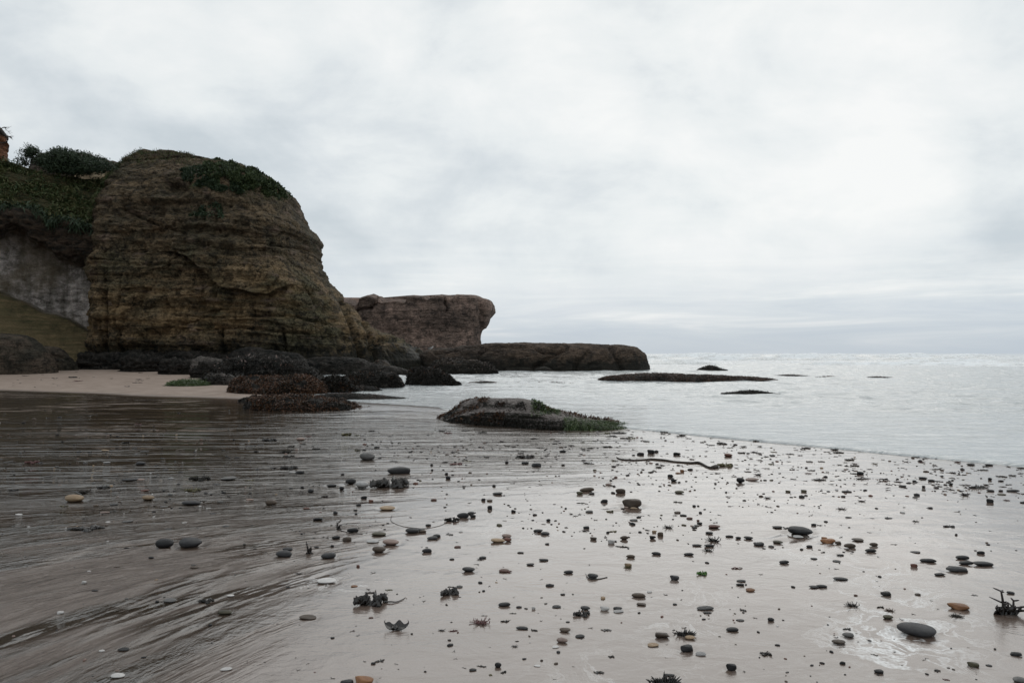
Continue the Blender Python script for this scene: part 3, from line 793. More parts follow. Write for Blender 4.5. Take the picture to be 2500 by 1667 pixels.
def cliff_disp(P, n):
    x, y, z = P[..., 0], P[..., 1], P[..., 2]
    qx, qy = to_px(P)
    front = sstep(0.6, -0.2, n[..., 1])
    zt = z + 0.035 * x + 0.35 * fbm(V3(x * 0.15, y * 0.15, z * 0.1), 3)
    # strata: hard beds stand proud, soft beds are cut back
    s1 = perlin(V3(0.3, x * 0.02, zt * 0.85)); s2 = perlin(V3(x * 0.10, 4.3, zt * 2.4)); s3 = perlin(V3(x * 0.25, 9.1, zt * 6.5))
    s1 = np.tanh(s1 * 3.5) * 0.7; s2 = np.tanh(s2 * 4.0) * 0.8
    d = 0.30 * s1 + 0.20 * s2 * (0.5 + perlin(V3(x * 0.2, y * .2, z * .3))) + 0.05 * s3
    # blocks and hollows
    d = d + 0.85 * fbm(V3(x * 0.16, y * 0.16, z * 0.22), 3) + 0.42 * fbm(V3(x * 0.6, y * 0.6, z * 1.1), 6, 0.62)
    blk = perlin(V3(np.floor(x * 0.9 + 1.3 * perlin(V3(x * .4, 1, z * .6))), 2.2, np.floor(zt * 1.3 + 0.7 * perlin(V3(x * .3, 5, z * .3)))) * 0.77)
    d = d + 0.40 * blk * sstep(2, 4, z) * (1 - sstep(11, 13, z))
    rid = fbm(V3(x * 0.55, y * 0.4, z * 0.16), 3, ridged=True); d = d - 0.35 * np.maximum(rid - 0.45, 0) * 2
    d = d - 0.5 * np.maximum(fbm(V3(x * 0.9 + 3, y * 0.7, z * 0.5), 4, 0.6, ridged=True) - 0.25, 0)
    d = d * (0.35 + 0.65 * sstep(0.4, 2.5, z))
    # rough crumbly top
    d = d + 0.20 * fbm(V3(x * 1.6, y * 1.6, z * 2.2), 4, 0.6) * sstep(9, 14, z)
    off = n * d[..., None] * np.array([0.45, 1.0, 0.35])
    Q = P + off
    # the long step across the face: right-hand block overhangs
    poly = [(400, 610), (455, 620), (505, 664), (545, 700), (600, 712), (650, 720), (700, 700)]
    dd, side = seg_dist(qx + 4 * perlin(P * 0.9), qy + 5 * perlin(P * 1.1 + 9), poly)
    up = np.where(side > 0, 1.0, 0.0); inr = sstep(380, 440, qx) * (1 - sstep(690, 740, qx))
    Q[..., 1] += -(0.75 * up * np.exp(-dd / 55.0) - 0.35 * (1 - up) * np.exp(-dd / 26.0)) * inr * front
    # alcove near the top, wave-cut notch at the foot
    al = np.exp(-(((qx - 420) / 30) ** 2 + ((qy - 458) / 16) ** 2)); Q[..., 1] += 1.2 * al * front
    Q[..., 1] += (0.9 * sstep(2.3, 0.9, z) * (0.5 + 0.9 * fbm(V3(x * 0.3, 0, 5.5), 2))) * front
    # left flank buttresses by the gully
    for cx, wd in ((218, 11), (250, 9), (292, 8)):
        Q[..., 1] += 0.38 * np.exp(-((qx - cx - 3 * perlin(V3(z * .5, cx, 0.2))) / wd * 2.2) ** 2) * front * sstep(660, 740, qy)
    Q = carve(Q, n, [([(835, 740), (850, 770), (868, 812), (878, 850), (880, 890)], 5, 0.9), ([(888, 782), (905, 822), (912, 850)], 4.0, 0.8),
                     ([(905, 850), (935, 835), (958, 828), (975, 832)], 4, 0.5), ([(918, 880), (910, 840), (930, 826), (960, 823), (1000, 842), (1040, 868)], 4, 0.45),
                     ([(255, 700), (258, 760), (257, 850)], 4, 0.7), ([(540, 800), (545, 880)], 3, 0.4), ([(692, 800), (698, 860)], 3, 0.4),
                     ([(445, 790), (480, 785), (492, 770)], 3, 0.3), ([(740, 690), (760, 720), (770, 740)], 3, 0.35),
                     ([(300, 510), (380, 545), (450, 570)], 3.5, 0.4), ([(620, 560), (700, 570), (760, 600)], 3.5, 0.3), ([(620, 590), (700, 605), (770, 612)], 3.5, 0.35),
                     ([(430, 770), (560, 775), (700, 768), (800, 790)], 3, 0.3), ([(480, 805), (600, 800), (760, 815)], 3, 0.25)])
    return Q - P


def cliff_bend(X_, Z_):
    # the seaward end swings away from the viewer, the landward end too
    return 7.0 * sstep(-13.0, -5.0, X_) + 3.0 * sstep(-27, -33, X_)


cliff, PC = row_loft('sea_cliff', left, right, D_C, 9.0, M_CLIFF, nrow=520, ncol=900, power=0.5, batter=0.16, disp=cliff_disp, bend=cliff_bend, topround=0.25)
tag(cliff, 'tall brown layered sandstone cliff with a green leafy brow, sloping down to the sea', 'cliff')
NC = normals_grid(PC, True); cc = PC.mean((0, 1)); NC *= np.sign(np.sum(NC * (PC - cc), -1).mean())
cloc = np.array(cliff.location)


def cliff_patch(poly, count, size, mat, nm, **kw):
    def cond(p, n):
        qx, qy = to_px(p); return in_poly(qx + 9 * perlin(p * 0.7), qy + 12 * perlin(p * 0.9 + 4), poly) & (p[:, 1] < D_C + 16) & (n[:, 1] < 0.5) & (fbm(p * 0.9, 3) > -0.14)
    p, n = pick(PC, NC, count, cond)
    return leaves(nm, p, n, size, mat, cliff, cloc, **kw)


cliff_patch([(500, 402), (535, 394), (570, 405), (590, 418), (612, 414), (650, 433), (688, 460), (710, 482), (660, 478), (600, 458), (540, 446), (490, 430)], 17000, 0.19, M_IVY, 'clifftop_creeper', up=0.5, aspect=0.6)
cliff_patch([(445, 415), (500, 405), (560, 440), (600, 465), (560, 470), (480, 452), (446, 445)], 8000, 0.15, M_SHRUB, 'cliff_ivy', up=0.1, aspect=0.7)
cliff_patch([(450, 400), (535, 388), (620, 410), (712, 480), (690, 500), (600, 480), (540, 465), (450, 455)], 5000, 0.20, M_GRASS, 'dry_grass', up=0.3, aspect=0.12, droop=0.2)
cliff_patch([(205, 470), (235, 420), (290, 385), (300, 400), (250, 450), (225, 520), (205, 520)], 2600, 0.22, M_GRASS, 'flank_grass', up=0.3, aspect=0.15, droop=0.2)
cliff_patch([(470, 505), (540, 505), (545, 530), (465, 535)], 500, 0.2, M_SHRUB, 'ivy_tuft', up=0.1)
cliff_patch([(290, 372), (440, 368), (500, 396), (440, 400), (300, 400)], 1500, 0.2, M_GRASS, 'top_grass', up=0.6, aspect=0.18)

# ------------------------------------------------------------------ left wall of the cove
def left_wall():
    nx, nz = 420, 420
    pxs = np.linspace(-700, 262, nx)
    Dw = 58.5 - 5.5 * sstep(230, -300, pxs)
    Dw = Dw - 4.0 * sstep(-100, -700, pxs)
    top = np.interp(pxs, [-700, -300, -60, 0, 12, 35, 72, 100, 140, 200, 262], [360, 375, 388, 392, 396, 403, 416, 424, 430, 432, 440])
    v = np.linspace(0, 1, nz)
    X_ = (pxs - 1250) / F * Dw
    Ht = 1.5 + (863 - top) * Dw / F
    z = -0.5 + (Ht[None] + 0.5) * v[:, None]
    # band limits, drawn where the photo shows them: beds dip towards the gully
    q = pxs
    b1 = 1.5 + (863 - np.interp(q, [-700, 0, 140, 190, 262], [560, 716, 768, 792, 830])) * Dw / F       # top of the lower slab
    b2 = 1.5 + (863 - np.interp(q, [-700, -40, 40, 120, 190, 262], [500, 582, 580, 612, 645, 655])) * Dw / F   # foot of the overhang
    b3 = 1.5 + (863 - np.interp(q, [-700, 0, 60, 190, 262], [450, 508, 520, 545, 560])) * Dw / F        # foot of the grass slope
    wob = 0.35 * fbm(V3(X_[None] * 0.4, 0.5, z * 0.4), 3)
    zz_ = z + wob
    slab = 1 - sstep(-0.12, 0.12, zz_ - b1[None])
    rag = 1.5 * fbm(V3(X_[None] * 0.45, 7.5, z * 0.35), 4, 0.6)
    over = sstep(-0.45, 0.45, zz_ + rag - b2[None])
    veg = sstep(-0.3, 0.4, zz_ + 0.5 * rag - b3[None])
    y = Dw[None] + np.zeros_like(z)
    y = y + slab * (-1.3 - 0.75 * (b1[None] - z))
    y = y - over * 1.7 * (1 - 0.2 * veg)
    y = y + 0.12 * np.maximum(z - b1[None], 0) * (1 - over)
    y = y + veg * (np.maximum(z - b3[None], 0) * 1.1)
    fz = y / Dw[None]; P = np.stack([X_[None] * (1 + (fz - 1) * 0.7), y, 1.5 + (z - 1.5) * fz], -1)
    d = 0.75 * fbm(P * [0.25, 0.25, 0.3], 3) + 0.45 * fbm(P * [0.9, 0.9, 1.0], 5, 0.62) * (0.6 + over) + 0.12 * fbm(P * [0.5, 0.5, 3.0], 3) * (1 - slab)
    dip = z + 0.36 * X_[None]
    d = d + slab * 0.30 * perlin(V3(X_[None] * 0.1, 2.1, dip * 2.2))
    n = normals_grid(P); n *= -np.sign(n[..., 1].mean())
    d = d * (1 - 0.45 * slab)
    P = P + np.array([0, -1, 0.15]) * d[..., None]
    # thickness: top deck running back and a rear face
    back = P[-1].copy(); rows = []
    for k, (dy, dz) in enumerate(((4, -0.2), (9, 0.2), (16, 0.0), (24, -1.0), (26, -20.0))):
        q_ = back.copy(); q_[:, 1] += dy; q_[:, 2] = np.maximum(q_[:, 2] + dz + 0.3 * perlin(q_ * 0.3 + k), -1); rows.append(q_)
    P2 = np.concatenate([P, np.array(rows)], 0)
    pad = np.zeros((5, nx))
    at = dict(veg=np.concatenate([veg, pad + 1]), pale=np.concatenate([(1 - slab) * (1 - over), pad]), ledge=np.concatenate([slab, pad]))
    loc = np.array([-40, 55, 0.4])
    me = make_mesh('cove_wall', P2.reshape(-1, 3) - loc, grid_faces(nz + 5, nx), [M_WALL], attrs={k: a.ravel() for k, a in at.items()})
    o = link('cove_wall', me, None, loc)
    tag(o, 'pale streaked cove wall under a grassy slope, with a tilted olive slab at its foot', 'cliff')
    n = normals_grid(P); n *= -np.sign(n[..., 1].mean())
    vv = veg.reshape(-1)
    def cond(p, nn):
        qx, qy = to_px(p); noise_ = fbm(p * [0.35, 0.35, 0.8], 3); return (vv > 0.6) & (qx > -120) & (noise_ > -0.12)
    pp, pn = pick(P, n, 11000, cond)
    leaves('slope_grass', pp, pn, 0.34, M_GRASS, o, loc, up=0.25, aspect=0.22, droop=0.3)
    def cond2(p, nn):
        qx, qy = to_px(p); return (vv > 0.2) & (vv < 0.98) & (qx > -100)
    pp, pn = pick(P, n, 2500, cond2)
    leaves('hanging_weeds', pp, pn, 0.4, M_SHRUB, o, loc, up=-0.4, aspect=0.2, droop=0.5)
    return o


left_wall()

# orange spur at the very left edge, with a dead root sticking out of its top
spur, PS = row_loft('rock_spur', [(-300, 470), (-300, 300), (-260, 260)], [(4, 470), (-4, 400), (-14, 385), (-17, 350), (-11, 335), (-12, 315), (-22, 302), (-50, 285), (-260, 262)], 56.0, 4.0, M_ORANGE, nrow=140, ncol=160,
                    zbase=10.0, disp=lambda P, n: n * (0.22 * fbm(P * 0.8, 4) + 0.12 * perlin(P * [0.4, 0.4, 3]))[..., None], topround=0.3)
tag(spur, 'orange earth spur rising above the grassy slope at the photo edge', 'rock spur')


def tube_path(pts, rad, ns=6, seg=8):
    """pts (n,3), rad (n,) -> verts, quad faces, resampled with Catmull-Rom"""
    pts = np.asarray(pts, float); rad = np.asarray(rad, float); n = len(pts)
    if n > 2:
        t = np.linspace(0, n - 1, (n - 1) * seg + 1); i = np.clip(t.astype(int), 0, n - 2); f = (t - i)[:, None]
        p0 = pts[np.maximum(i - 1, 0)]; p1 = pts[i]; p2 = pts[i + 1]; p3 = pts[np.minimum(i + 2, n - 1)]
        P = 0.5 * (2 * p1 + (p2 - p0) * f + (2 * p0 - 5 * p1 + 4 * p2 - p3) * f ** 2 + (3 * p1 - p0 - 3 * p2 + p3) * f ** 3)
        R = np.interp(t, np.arange(n), rad)
    else: P, R = pts, rad
    T = np.gradient(P, axis=0); T /= np.maximum(np.linalg.norm(T, axis=1, keepdims=True), 1e-9)
    ref = np.where(np.abs(T[:, 2:3]) > 0.9, [[1, 0, 0]], [[0, 0, 1.0]])
    A = np.cross(T, ref); A /= np.maximum(np.linalg.norm(A, axis=1, keepdims=True), 1e-9); B = np.cross(T, A)
    a = np.linspace(0, 2 * math.pi, ns, endpoint=False)
    V = P[:, None] + R[:, None, None] * (np.cos(a)[None, :, None] * A[:, None] + np.sin(a)[None, :, None] * B[:, None])
    return V.reshape(-1, 3), grid_faces(len(P), ns, True)


class Acc:
    def __init__(s): s.v = []; s.f = []; s.n = 0
    def add(s, v, f):
        s.v.append(np.asarray(v, float)); s.f.append(np.asarray(f) + s.n); s.n += len(v)
    def mesh(s, name, mat, loc=(0, 0, 0), smooth=True): return make_mesh(name, np.concatenate(s.v) - np.asarray(loc), np.concatenate(s.f), [mat], smooth)


def branchy(A, p, d, L, r0, rg, lvl=0, maxl=3, spread=0.7, tips=None, up=0.1, bias=(0, 0, 0)):
    n = 5; pts = [np.array(p, float)]; dd = np.array(d, float)
    for k in range(n):
        dd = dd + rg.normal(size=3) * 0.16 + np.array([0, 0, up * 0.1]) + np.array(bias) * 0.12; dd /= np.linalg.norm(dd)
        pts.append(pts[-1] + dd * L / n)
    v, f = tube_path(pts, np.linspace(r0, r0 * 0.35, n + 1), 5, 2); A.add(v, f)
    if lvl >= maxl:
        if tips is not None: tips.append(pts[-1]); tips.append(pts[-3])
        return
    for k in range(rg.integers(3, 5)):
        i = rg.integers(2, n + 1); e = dd + rg.normal(size=3) * spread; e /= np.linalg.norm(e)
        branchy(A, pts[i], e, L * rg.uniform(0.45, 0.7), r0 * 0.5, rg, lvl + 1, maxl, spread, tips, up, bias)


rg = np.random.default_rng(21)
A = Acc()
b0 = at_depth(-14, 318, 57.5)
branchy(A, b0, (1, -0.1, -0.25), 1.05, 0.15, rg, 0, 2, 0.6)
branchy(A, b0 + [0.2, 0, -.1], (1, 0.1, 0.55), 0.9, 0.05, rg, 0, 2, 0.6)
A.add(*tube_path([b0 + [0.0, 0, 0.3], b0 + [0.45, 0, -0.05], b0 + [0.85, 0, -0.42], b0 + [1.05, 0, -0.62], b0 + [0.95, 0, -0.95], b0 + [0.45, 0, -1.0]], [0.28, 0.22, 0.12, 0.07, 0.05, 0.04], 6, 4))
o = link('dead_root', A.mesh('dead_root', M_WOOD, b0), None, b0)
tag(o, 'bare dark root with thin twigs jutting from the orange spur', 'root')

# knoll behind with windswept shrubs
kn, PK, nK = col_loft('brow_knoll', [(78, 440), (86, 392), (110, 380), (160, 378), (215, 384), (262, 395), (300, 408), (330, 440)], M_BOULD, D=66, depth=7, zb=13.0, amp=0.35, fr=0.6, py_=0.8, pz=0.6)
tag(kn, 'brown earth knoll under the windswept shrub behind the cliff top', 'knoll')
sandp, _, _ = col_loft('sand_patch', [(172, 440), (185, 428), (215, 416), (245, 412), (262, 413), (300, 424)], leaf_material('pale_sand_patch', [(0.36, 0.27, 0.17), (0.42, 0.33, 0.22), (0.3, 0.23, 0.15)], rough=0.9), D=64.5, depth=3.0, zb=14.2, amp=0.12, fr=0.8)
tag(sandp, 'pale sandy scar below the windswept shrub', 'sand scar')


def foliage_crown(poly, D, thick, count, size, mat, name, parent, base, rg, clumps=26):
    xs = [p[0] for p in poly]; ys = [p[1] for p in poly]; C = []
    while len(C) < clumps:
        x, y = rg.uniform(min(xs), max(xs)), rg.uniform(min(ys), max(ys))
        if in_poly(np.array(x), np.array(y), poly): C.append(at_depth(x, y + 9, D + rg.uniform(-thick, thick)))
    C = np.array(C); R_ = rg.uniform(0.25, 0.6, len(C)) * size * 2.4
    k = rg.integers(0, len(C), count); dirs = rg.normal(size=(count, 3)); dirs /= np.linalg.norm(dirs, axis=1, keepdims=True)
    rad = rg.uniform(0.4, 1.05, count) ** 0.5
    p = C[k] + dirs * (R_[k] * rad)[:, None] * [1.6, 1.1, 0.5]
    # wind combs the foliage up to the left
    return leaves(name, p, dirs * 0.35 + np.array([-0.75, 0, 0.35]), size * 0.38, mat, parent, base, up=0.2, aspect=0.35)


base = at_depth(170, 415, 63.0)
sh = bpy.data.objects.new('windswept_shrub', None); COL.objects.link(sh); sh.location = base
tag(sh, 'dense dark green windswept shrub hugging the knoll behind the cliff top', 'shrub')
rg = np.random.default_rng(5)
foliage_crown([(100, 392), (105, 378), (125, 368), (140, 357), (160, 362), (185, 372), (200, 369), (225, 378), (250, 388), (275, 398), (268, 406), (230, 410), (180, 406), (130, 404)], 61.5, 2.0, 15000, 0.5, M_SHRUB, 'crown', sh, base, rg, 150)
foliage_crown([(115, 400), (160, 404), (250, 408), (272, 402), (240, 412), (170, 414), (125, 412)], 60.6, 0.8, 3000, 0.4, M_SHRUB, 'crown_skirt', sh, base, rg, 26)
A = Acc()
for k in range(6): branchy(A, base + [0, 0, -0.4], (rg.uniform(-.9, -.1), 0, 0.8), 1.3, 0.08, rg, 0, 1)
link('trunk', A.mesh('trunk', M_WOOD, base), sh)

base = at_depth(112, 410, 61.0)
tr = bpy.data.objects.new('windswept_tree', None); COL.objects.link(tr); tr.location = base
tag(tr, 'sparse wind-bent pine leaning out beyond the dense shrub', 'tree')
A = Acc(); tips = []
for e, L in (((-1.0, 0, 0.85), 1.25), ((-1.0, 0.1, 0.55), 1.45), ((-0.75, 0, 1.0), 1.2), ((-1, -0.1, 0.35), 1.4), ((-.45, 0, 1), 1.1)):
    branchy(A, base + [0.05, 0, 0.1], e, L, 0.06, rg, 0, 2, 0.42, tips, 0.3, (-0.5, 0, 0.2))
link('trunk', A.mesh('trunk', M_WOOD, base), tr)
tips = np.array(tips); k = rg.integers(0, len(tips), 2600)
p = tips[k] + rg.normal(size=(2600, 3)) * [0.15, 0.15, 0.07]
leaves('crown', p, np.tile([-0.5, 0, 0.5], (2600, 1)), 0.16, M_SHRUB, tr, base, up=0.3, aspect=0.3)

# ------------------------------------------------------------------ far headland
left = [(700, 960), (700, 860), (700, 722)]
right = [(1200, 960), (1190, 850), (1186, 836), (1187, 820), (1189, 806), (1195, 791), (1198, 779), (1211, 764), (1209, 750), (1200, 740), (1184, 735), (1176, 730), (1166, 724), (1150, 722)]
DF = 112.0
hx = np.array([700, 839, 858, 888, 898, 907, 926, 945, 960, 990, 1015, 1021, 1053, 1064, 1087, 1109, 1121, 1128, 1158, 1178, 1215]); hy = np.array([730, 727, 727, 738, 741, 724, 719, 726, 736, 733, 737, 723, 726, 732, 723, 725, 729, 722, 722, 722, 722])
def far_h(Xw):
    pxx = 1250 + Xw / (DF + 3) * F; zt = 1.5 + (863 - np.interp(pxx, hx, hy)) * DF / F
    return (zt + 0.6) / (1.5 + (863 - 722) * DF / F + 0.6)
def far_disp(P, n):
    d = 0.75 * fbm(P * [0.12, 0.12, 0.16], 3) + 0.35 * fbm(P * [0.35, 0.35, 0.6], 4, 0.55) + 0.28 * perlin(P * [0.03, 0.03, 1.0]) + 0.15 * fbm(P * [0.1, 0.1, 2.2], 2)
    d = d - 0.9 * np.exp(-((P[..., 2] - 4.6 - 0.8 * perlin(P * 0.1)) / 1.6) ** 2) * 0.8
    off = n * d[..., None] * np.array([0.35, 1, 0.25]); return carve(P + off, n, [([(905, 752), (870, 757), (800, 770)], 4, 1.0), ([(925, 725), (915, 745), (905, 752)], 3, 0.6), ([(1085, 726), (1092, 760)], 2.5, 0.6), ([(1175, 735), (1178, 780), (1184, 836)], 6, 0.8)]) - P
fh, PF = row_loft('far_headland', left, right, DF, 11.0, M_FAR, nrow=300, ncol=520, power=0.6, hprof=far_h, disp=far_disp, topround=0.08, batter=-0.02)
tag(fh, 'distant flat-topped reddish brown headland with an overhanging seaward tip', 'headland')

# ------------------------------------------------------------------ shelf and boulders
def rock(name, label, cat, *a, **k):
    o, P, n = col_loft(name, *a, **k); tag(o, label, cat); return o, P, n


shelf, PSh, nSh = rock('rock_shelf', 'long low flat-topped brown rock shelf running out into the sea', 'rock', [(1020, 872), (1045, 858), (1080, 852), (1115, 852), (1141, 845), (1194, 840), (1280, 839), (1364, 839), (1404, 841), (1470, 843), (1525, 846), (1550, 849), (1567, 862), (1575, 880), (1581, 900), (1584, 915)],
                       M_SHELF, D=62, depth=9, nc=420, na=160, py_=0.45, pz=0.42, amp=0.20, fr=0.5, sink=0.5, lay=0.05,
                       cracks=[([(1384, 849), (1350, 868), (1307, 897)], 5, 0.38), ([(1188, 850), (1172, 864), (1168, 880)], 4, 0.35), ([(1440, 858), (1410, 880), (1402, 905)], 5, 0.3), ([(1490, 850), (1510, 880), (1520, 905)], 6, 0.3), ([(1310, 852), (1330, 862), (1350, 858)], 4, 0.35), ([(1060, 862), (1110, 856), (1140, 848), (1300, 846)], 3, 0.25)])
rock('boulder', 'broad sloping brown boulder half out of the photo at the foot of the olive slab', 'boulder', [(-90, 900), (-70, 850), (-30, 822), (0, 815), (43, 817), (69, 824), (89, 842), (110, 862), (122, 888), (130, 910), (134, 920)],
     M_BOULD, base_py=914, depth=3.4, nc=200, na=110, py_=0.7, pz=0.8, amp=0.10, fr=0.9, sink=0.4)
rock('boulder', 'smaller cracked dark boulder beside the broad sloping boulder', 'boulder', [(90, 900), (97, 850), (115, 846), (135, 847), (146, 852), (158, 862), (170, 874), (179, 886), (184, 898), (187, 908)],
     M_BOULD, base_py=905, depth=1.8, nc=140, na=90, py_=0.8, pz=0.7, amp=0.10, fr=2.2, sink=0.3, cracks=[([(100, 858), (135, 868), (175, 880)], 3, 0.12)])
rock('shore_rock', 'low pale-topped rock on the sand under the gully of the tall cliff', 'rock', [(182, 895), (188, 880), (205, 874), (222, 877), (240, 884), (250, 893), (262, 898)], M_STAIN, base_py=894, depth=1.6, amp=0.22, fr=2, sink=0.3)
rock('shore_rock', 'flat black rock between the pale-topped rock and the layered ledge', 'rock', [(236, 900), (248, 884), (265, 881), (290, 887), (306, 897), (312, 902)], M_DARK, base_py=897, depth=1.8, amp=0.25, fr=2, sink=0.3)
rock('shore_ledge', 'dark layered ledge with thin pale edges at the top of the sand', 'rock', [(296, 905), (304, 874), (330, 869), (365, 871), (390, 878), (402, 890), (404, 908)], M_DARK, base_py=908, depth=2.6, amp=0.30, fr=2.0, sink=0.3, lay=0.20, py_=0.5, pz=0.5, nc=200, na=110)
rock('shore_ledge', 'broken dark ledge beside the rounded pink-grey boulder', 'rock', [(392, 905), (400, 886), (420, 879), (452, 880), (480, 884), (500, 890), (540, 912), (545, 918)], M_DARK, base_py=914, depth=2.6, amp=0.32, fr=2.2, sink=0.3, lay=0.20, py_=0.5, pz=0.5, nc=200, na=110)
rock('boulder', 'rounded pink-grey boulder among black rocks under the cliff', 'boulder', [(466, 905), (470, 880), (485, 873), (515, 873), (538, 877), (548, 888), (551, 905)], M_STAIN, D=43, depth=1.6, amp=0.12, fr=1.4, sink=0.3)
rock('cliff_foot_rock', 'long smooth grey-green rock lying against the cliff foot', 'rock', [(555, 880), (570, 858), (600, 848), (625, 849), (650, 856), (700, 860), (730, 866), (748, 878), (758, 900)], M_DARK, D=50, depth=3, amp=0.18, fr=0.9, sink=0.6)
rock('shore_ledge', 'dark rubble ledge filling the gap between the broken ledge and the weed-draped rock', 'rock', [(470, 925), (480, 898), (505, 890), (535, 892), (560, 900), (590, 915), (600, 926)], M_DARK, base_py=922, depth=1.8, amp=0.32, fr=2.4, sink=0.3, lay=0.15, py_=0.6, pz=0.5)
rock('shore_ledge', 'black ledge at the very foot of the tall cliff behind the layered ledges', 'rock', [(190, 880), (210, 866), (260, 868), (320, 862), (380, 866), (450, 860), (520, 866), (560, 872), (570, 885)], M_DARK, D=52, depth=3, amp=0.4, fr=1.4, sink=0.6, lay=0.2, py_=0.6, pz=0.5, nc=260)
wr, Pw, nw = rock('weedy_rock', 'large black weed-draped rock with a pale crest under the cliff', 'rock', [(520, 905), (545, 882), (590, 876), (640, 872), (700, 875), (740, 886), (762, 900), (776, 918), (782, 930)], M_DARK, base_py=926, depth=4.2, amp=0.28, fr=1.4, sink=0.3, lay=0.14, nc=260, na=140)
pp, pn = pick(Pw, nw, 9000, lambda p, n: (n[:, 1] < 0.4) & (p[:, 2] > 0.1)); leaves('rockweed', pp, pn, 0.095, M_BLACKWEED, wr, np.array(wr.location), up=-0.2, aspect=0.3, droop=0.5)
pp, pn = pick(Pw, nw, 220, lambda p, n: (n[:, 2] > 0.6) & (to_px(p)[0] < 720)); leaves('pale_crust', pp, pn, 0.14, M_RUSTPALE, wr, np.array(wr.location), up=0.2, aspect=0.5)
lr, Pl, nl = rock('low_rock', 'low dark rock with pale rim behind the green weed patch', 'rock', [(490, 938), (500, 920), (515, 913), (545, 914), (580, 920), (612, 928), (625, 938)], M_STAIN, base_py=940, depth=1.4, amp=0.12, fr=2.6, sink=0.2, lay=0.06)
pp, pn = pick(Pl, nl, 900, lambda p, n: (n[:, 1] < 0.2)); leaves('rockweed', pp, pn, 0.12, M_BLACKWEED, lr, np.array(lr.location), up=-0.1, aspect=0.4, droop=0.3)


def weedmound(label, prof, base_py, depth, count, size, mats, core=M_DARK, nm='weed_mound', **k):
    count = int(count * 2.6); size = size * 0.52
    k.setdefault('amp', min(0.13, depth * 0.07))
    o, P, n = col_loft(nm, prof, core, base_py=base_py, depth=depth, amp=k.pop('amp', 0.13), fr=k.pop('fr', 2.0), sink=0.12, py_=0.95, pz=0.9, nc=180, na=80, **k)
    tag(o, label, 'seaweed mound')
    loc = np.array(o.location)
    for i, (m, share, nmx) in enumerate(mats):
        def cond(p, nn, i=i): return (fbm(p * 1.3 + i * 9, 2) > (-0.3 if i == 0 else 0.02)) & (p[:, 2] > loc[2] - 0.06)
        pp, pn = pick(P, n, int(count * share), cond); leaves(nmx, pp, pn, size * (1 if i == 0 else 0.9), m, o, loc, up=0.05, aspect=0.5, curl=0.6, droop=0.15)
    return o, P, n


weedmound('wide rust-red rockweed bed spilling from the cliff rocks onto the sand', [(570, 932), (590, 926), (640, 924), (700, 921), (735, 918), (760, 924), (780, 938), (793, 952), (800, 966)], 966, 3.6, 11000, 0.11,
          [(M_RUST, 0.75, 'rockweed'), (M_BLACKWEED, 0.35, 'dark_rockweed')])
weedmound('brown rockweed mound alone on the sand in front of the rust-red bed', [(606, 980), (625, 972), (660, 970), (690, 969), (705, 966), (740, 972), (775, 972), (800, 976), (830, 985), (855, 994), (880, 1003), (905, 1010)], 1004, 2.0, 9000, 0.085,
          [(M_RUST, 0.6, 'rockweed'), (M_BLACKWEED, 0.45, 'dark_rockweed')])
weedmound('grey weed tuft at the landward end of the lone rockweed mound', [(585, 978), (598, 973), (620, 969), (655, 972), (680, 984)], 984, 0.7, 1500, 0.07, [(M_RUSTPALE, 0.5, 'pale_weed'), (M_BLACKWEED, 0.5, 'dark_weed')], core=M_STAIN)
weedmound('black rock draped in long weed beside the rust-red bed', [(776, 950), (790, 928), (815, 922), (840, 926), (858, 940), (872, 958), (876, 964)], 961, 1.5, 4500, 0.16, [(M_BLACKWEED, 0.9, 'draped_weed'), (M_RUST, 0.12, 'rusty_weed')], nm='weedy_rock')
weedmound('blocky black weed-covered boulder landward of the channel', [(838, 945), (850, 918), (870, 910), (910, 909), (950, 910), (966, 916), (976, 930), (982, 950)], 950, 2.0, 4200, 0.12, [(M_BLACKWEED, 0.9, 'rockweed'), (M_RUST, 0.18, 'rusty_weed')], nm='weedy_boulder')
weedmound('rounded black weedy boulder standing in the water by the channel', [(995, 938), (1000, 908), (1012, 899), (1040, 898), (1070, 903), (1095, 918), (1112, 932), (1122, 942)], 943, 2.0, 4200, 0.12, [(M_BLACKWEED, 0.95, 'rockweed'), (M_RUST, 0.08, 'rusty_weed')], nm='weedy_boulder')
weedmound('long weedy boulder with a pale brown crest in front of the rock shelf', [(1045, 905), (1062, 884), (1085, 877), (1120, 877), (1160, 880), (1185, 886), (1203, 894), (1211, 905), (1214, 914)], 914, 3.0, 3600, 0.16, [(M_BLACKWEED, 0.8, 'rockweed'), (M_RUSTPALE, 0.12, 'pale_crust')], core=M_SHELF, nm='weedy_boulder')
rock('water_rock', 'small dark rock at the shelf foot nearest its cracked end', 'rock', [(1228, 906), (1238, 898), (1265, 895), (1290, 896), (1306, 903), (1310, 908)], M_SHELF, base_py=907, depth=1.2, amp=0.06, sink=0.2)
rock('water_rock', 'small round dark rock under the shelf beside the other shelf-foot rock', 'rock', [(1303, 907), (1312, 897), (1330, 894), (1345, 899), (1350, 907)], M_SHELF, base_py=908, depth=1.0, amp=0.06, sink=0.2)
rock('toe_rock', 'knobbly dark rock at the seaward toe of the tall cliff', 'rock', [(898, 915), (908, 888), (925, 878), (940, 882), (950, 895), (975, 900), (1000, 905), (1005, 920)], M_SHELF, D=53, depth=2.4, amp=0.22, fr=1.2, sink=0.4)
rock('toe_rock', 'black wet rock bench under the right half of the tall cliff', 'rock', [(700, 915), (725, 884), (770, 876), (830, 872), (870, 876), (905, 888), (950, 897), (990, 905), (1005, 918)], M_DARK, D=50, depth=3.5, nc=260, na=110, amp=0.22, fr=1.2, sink=0.4)
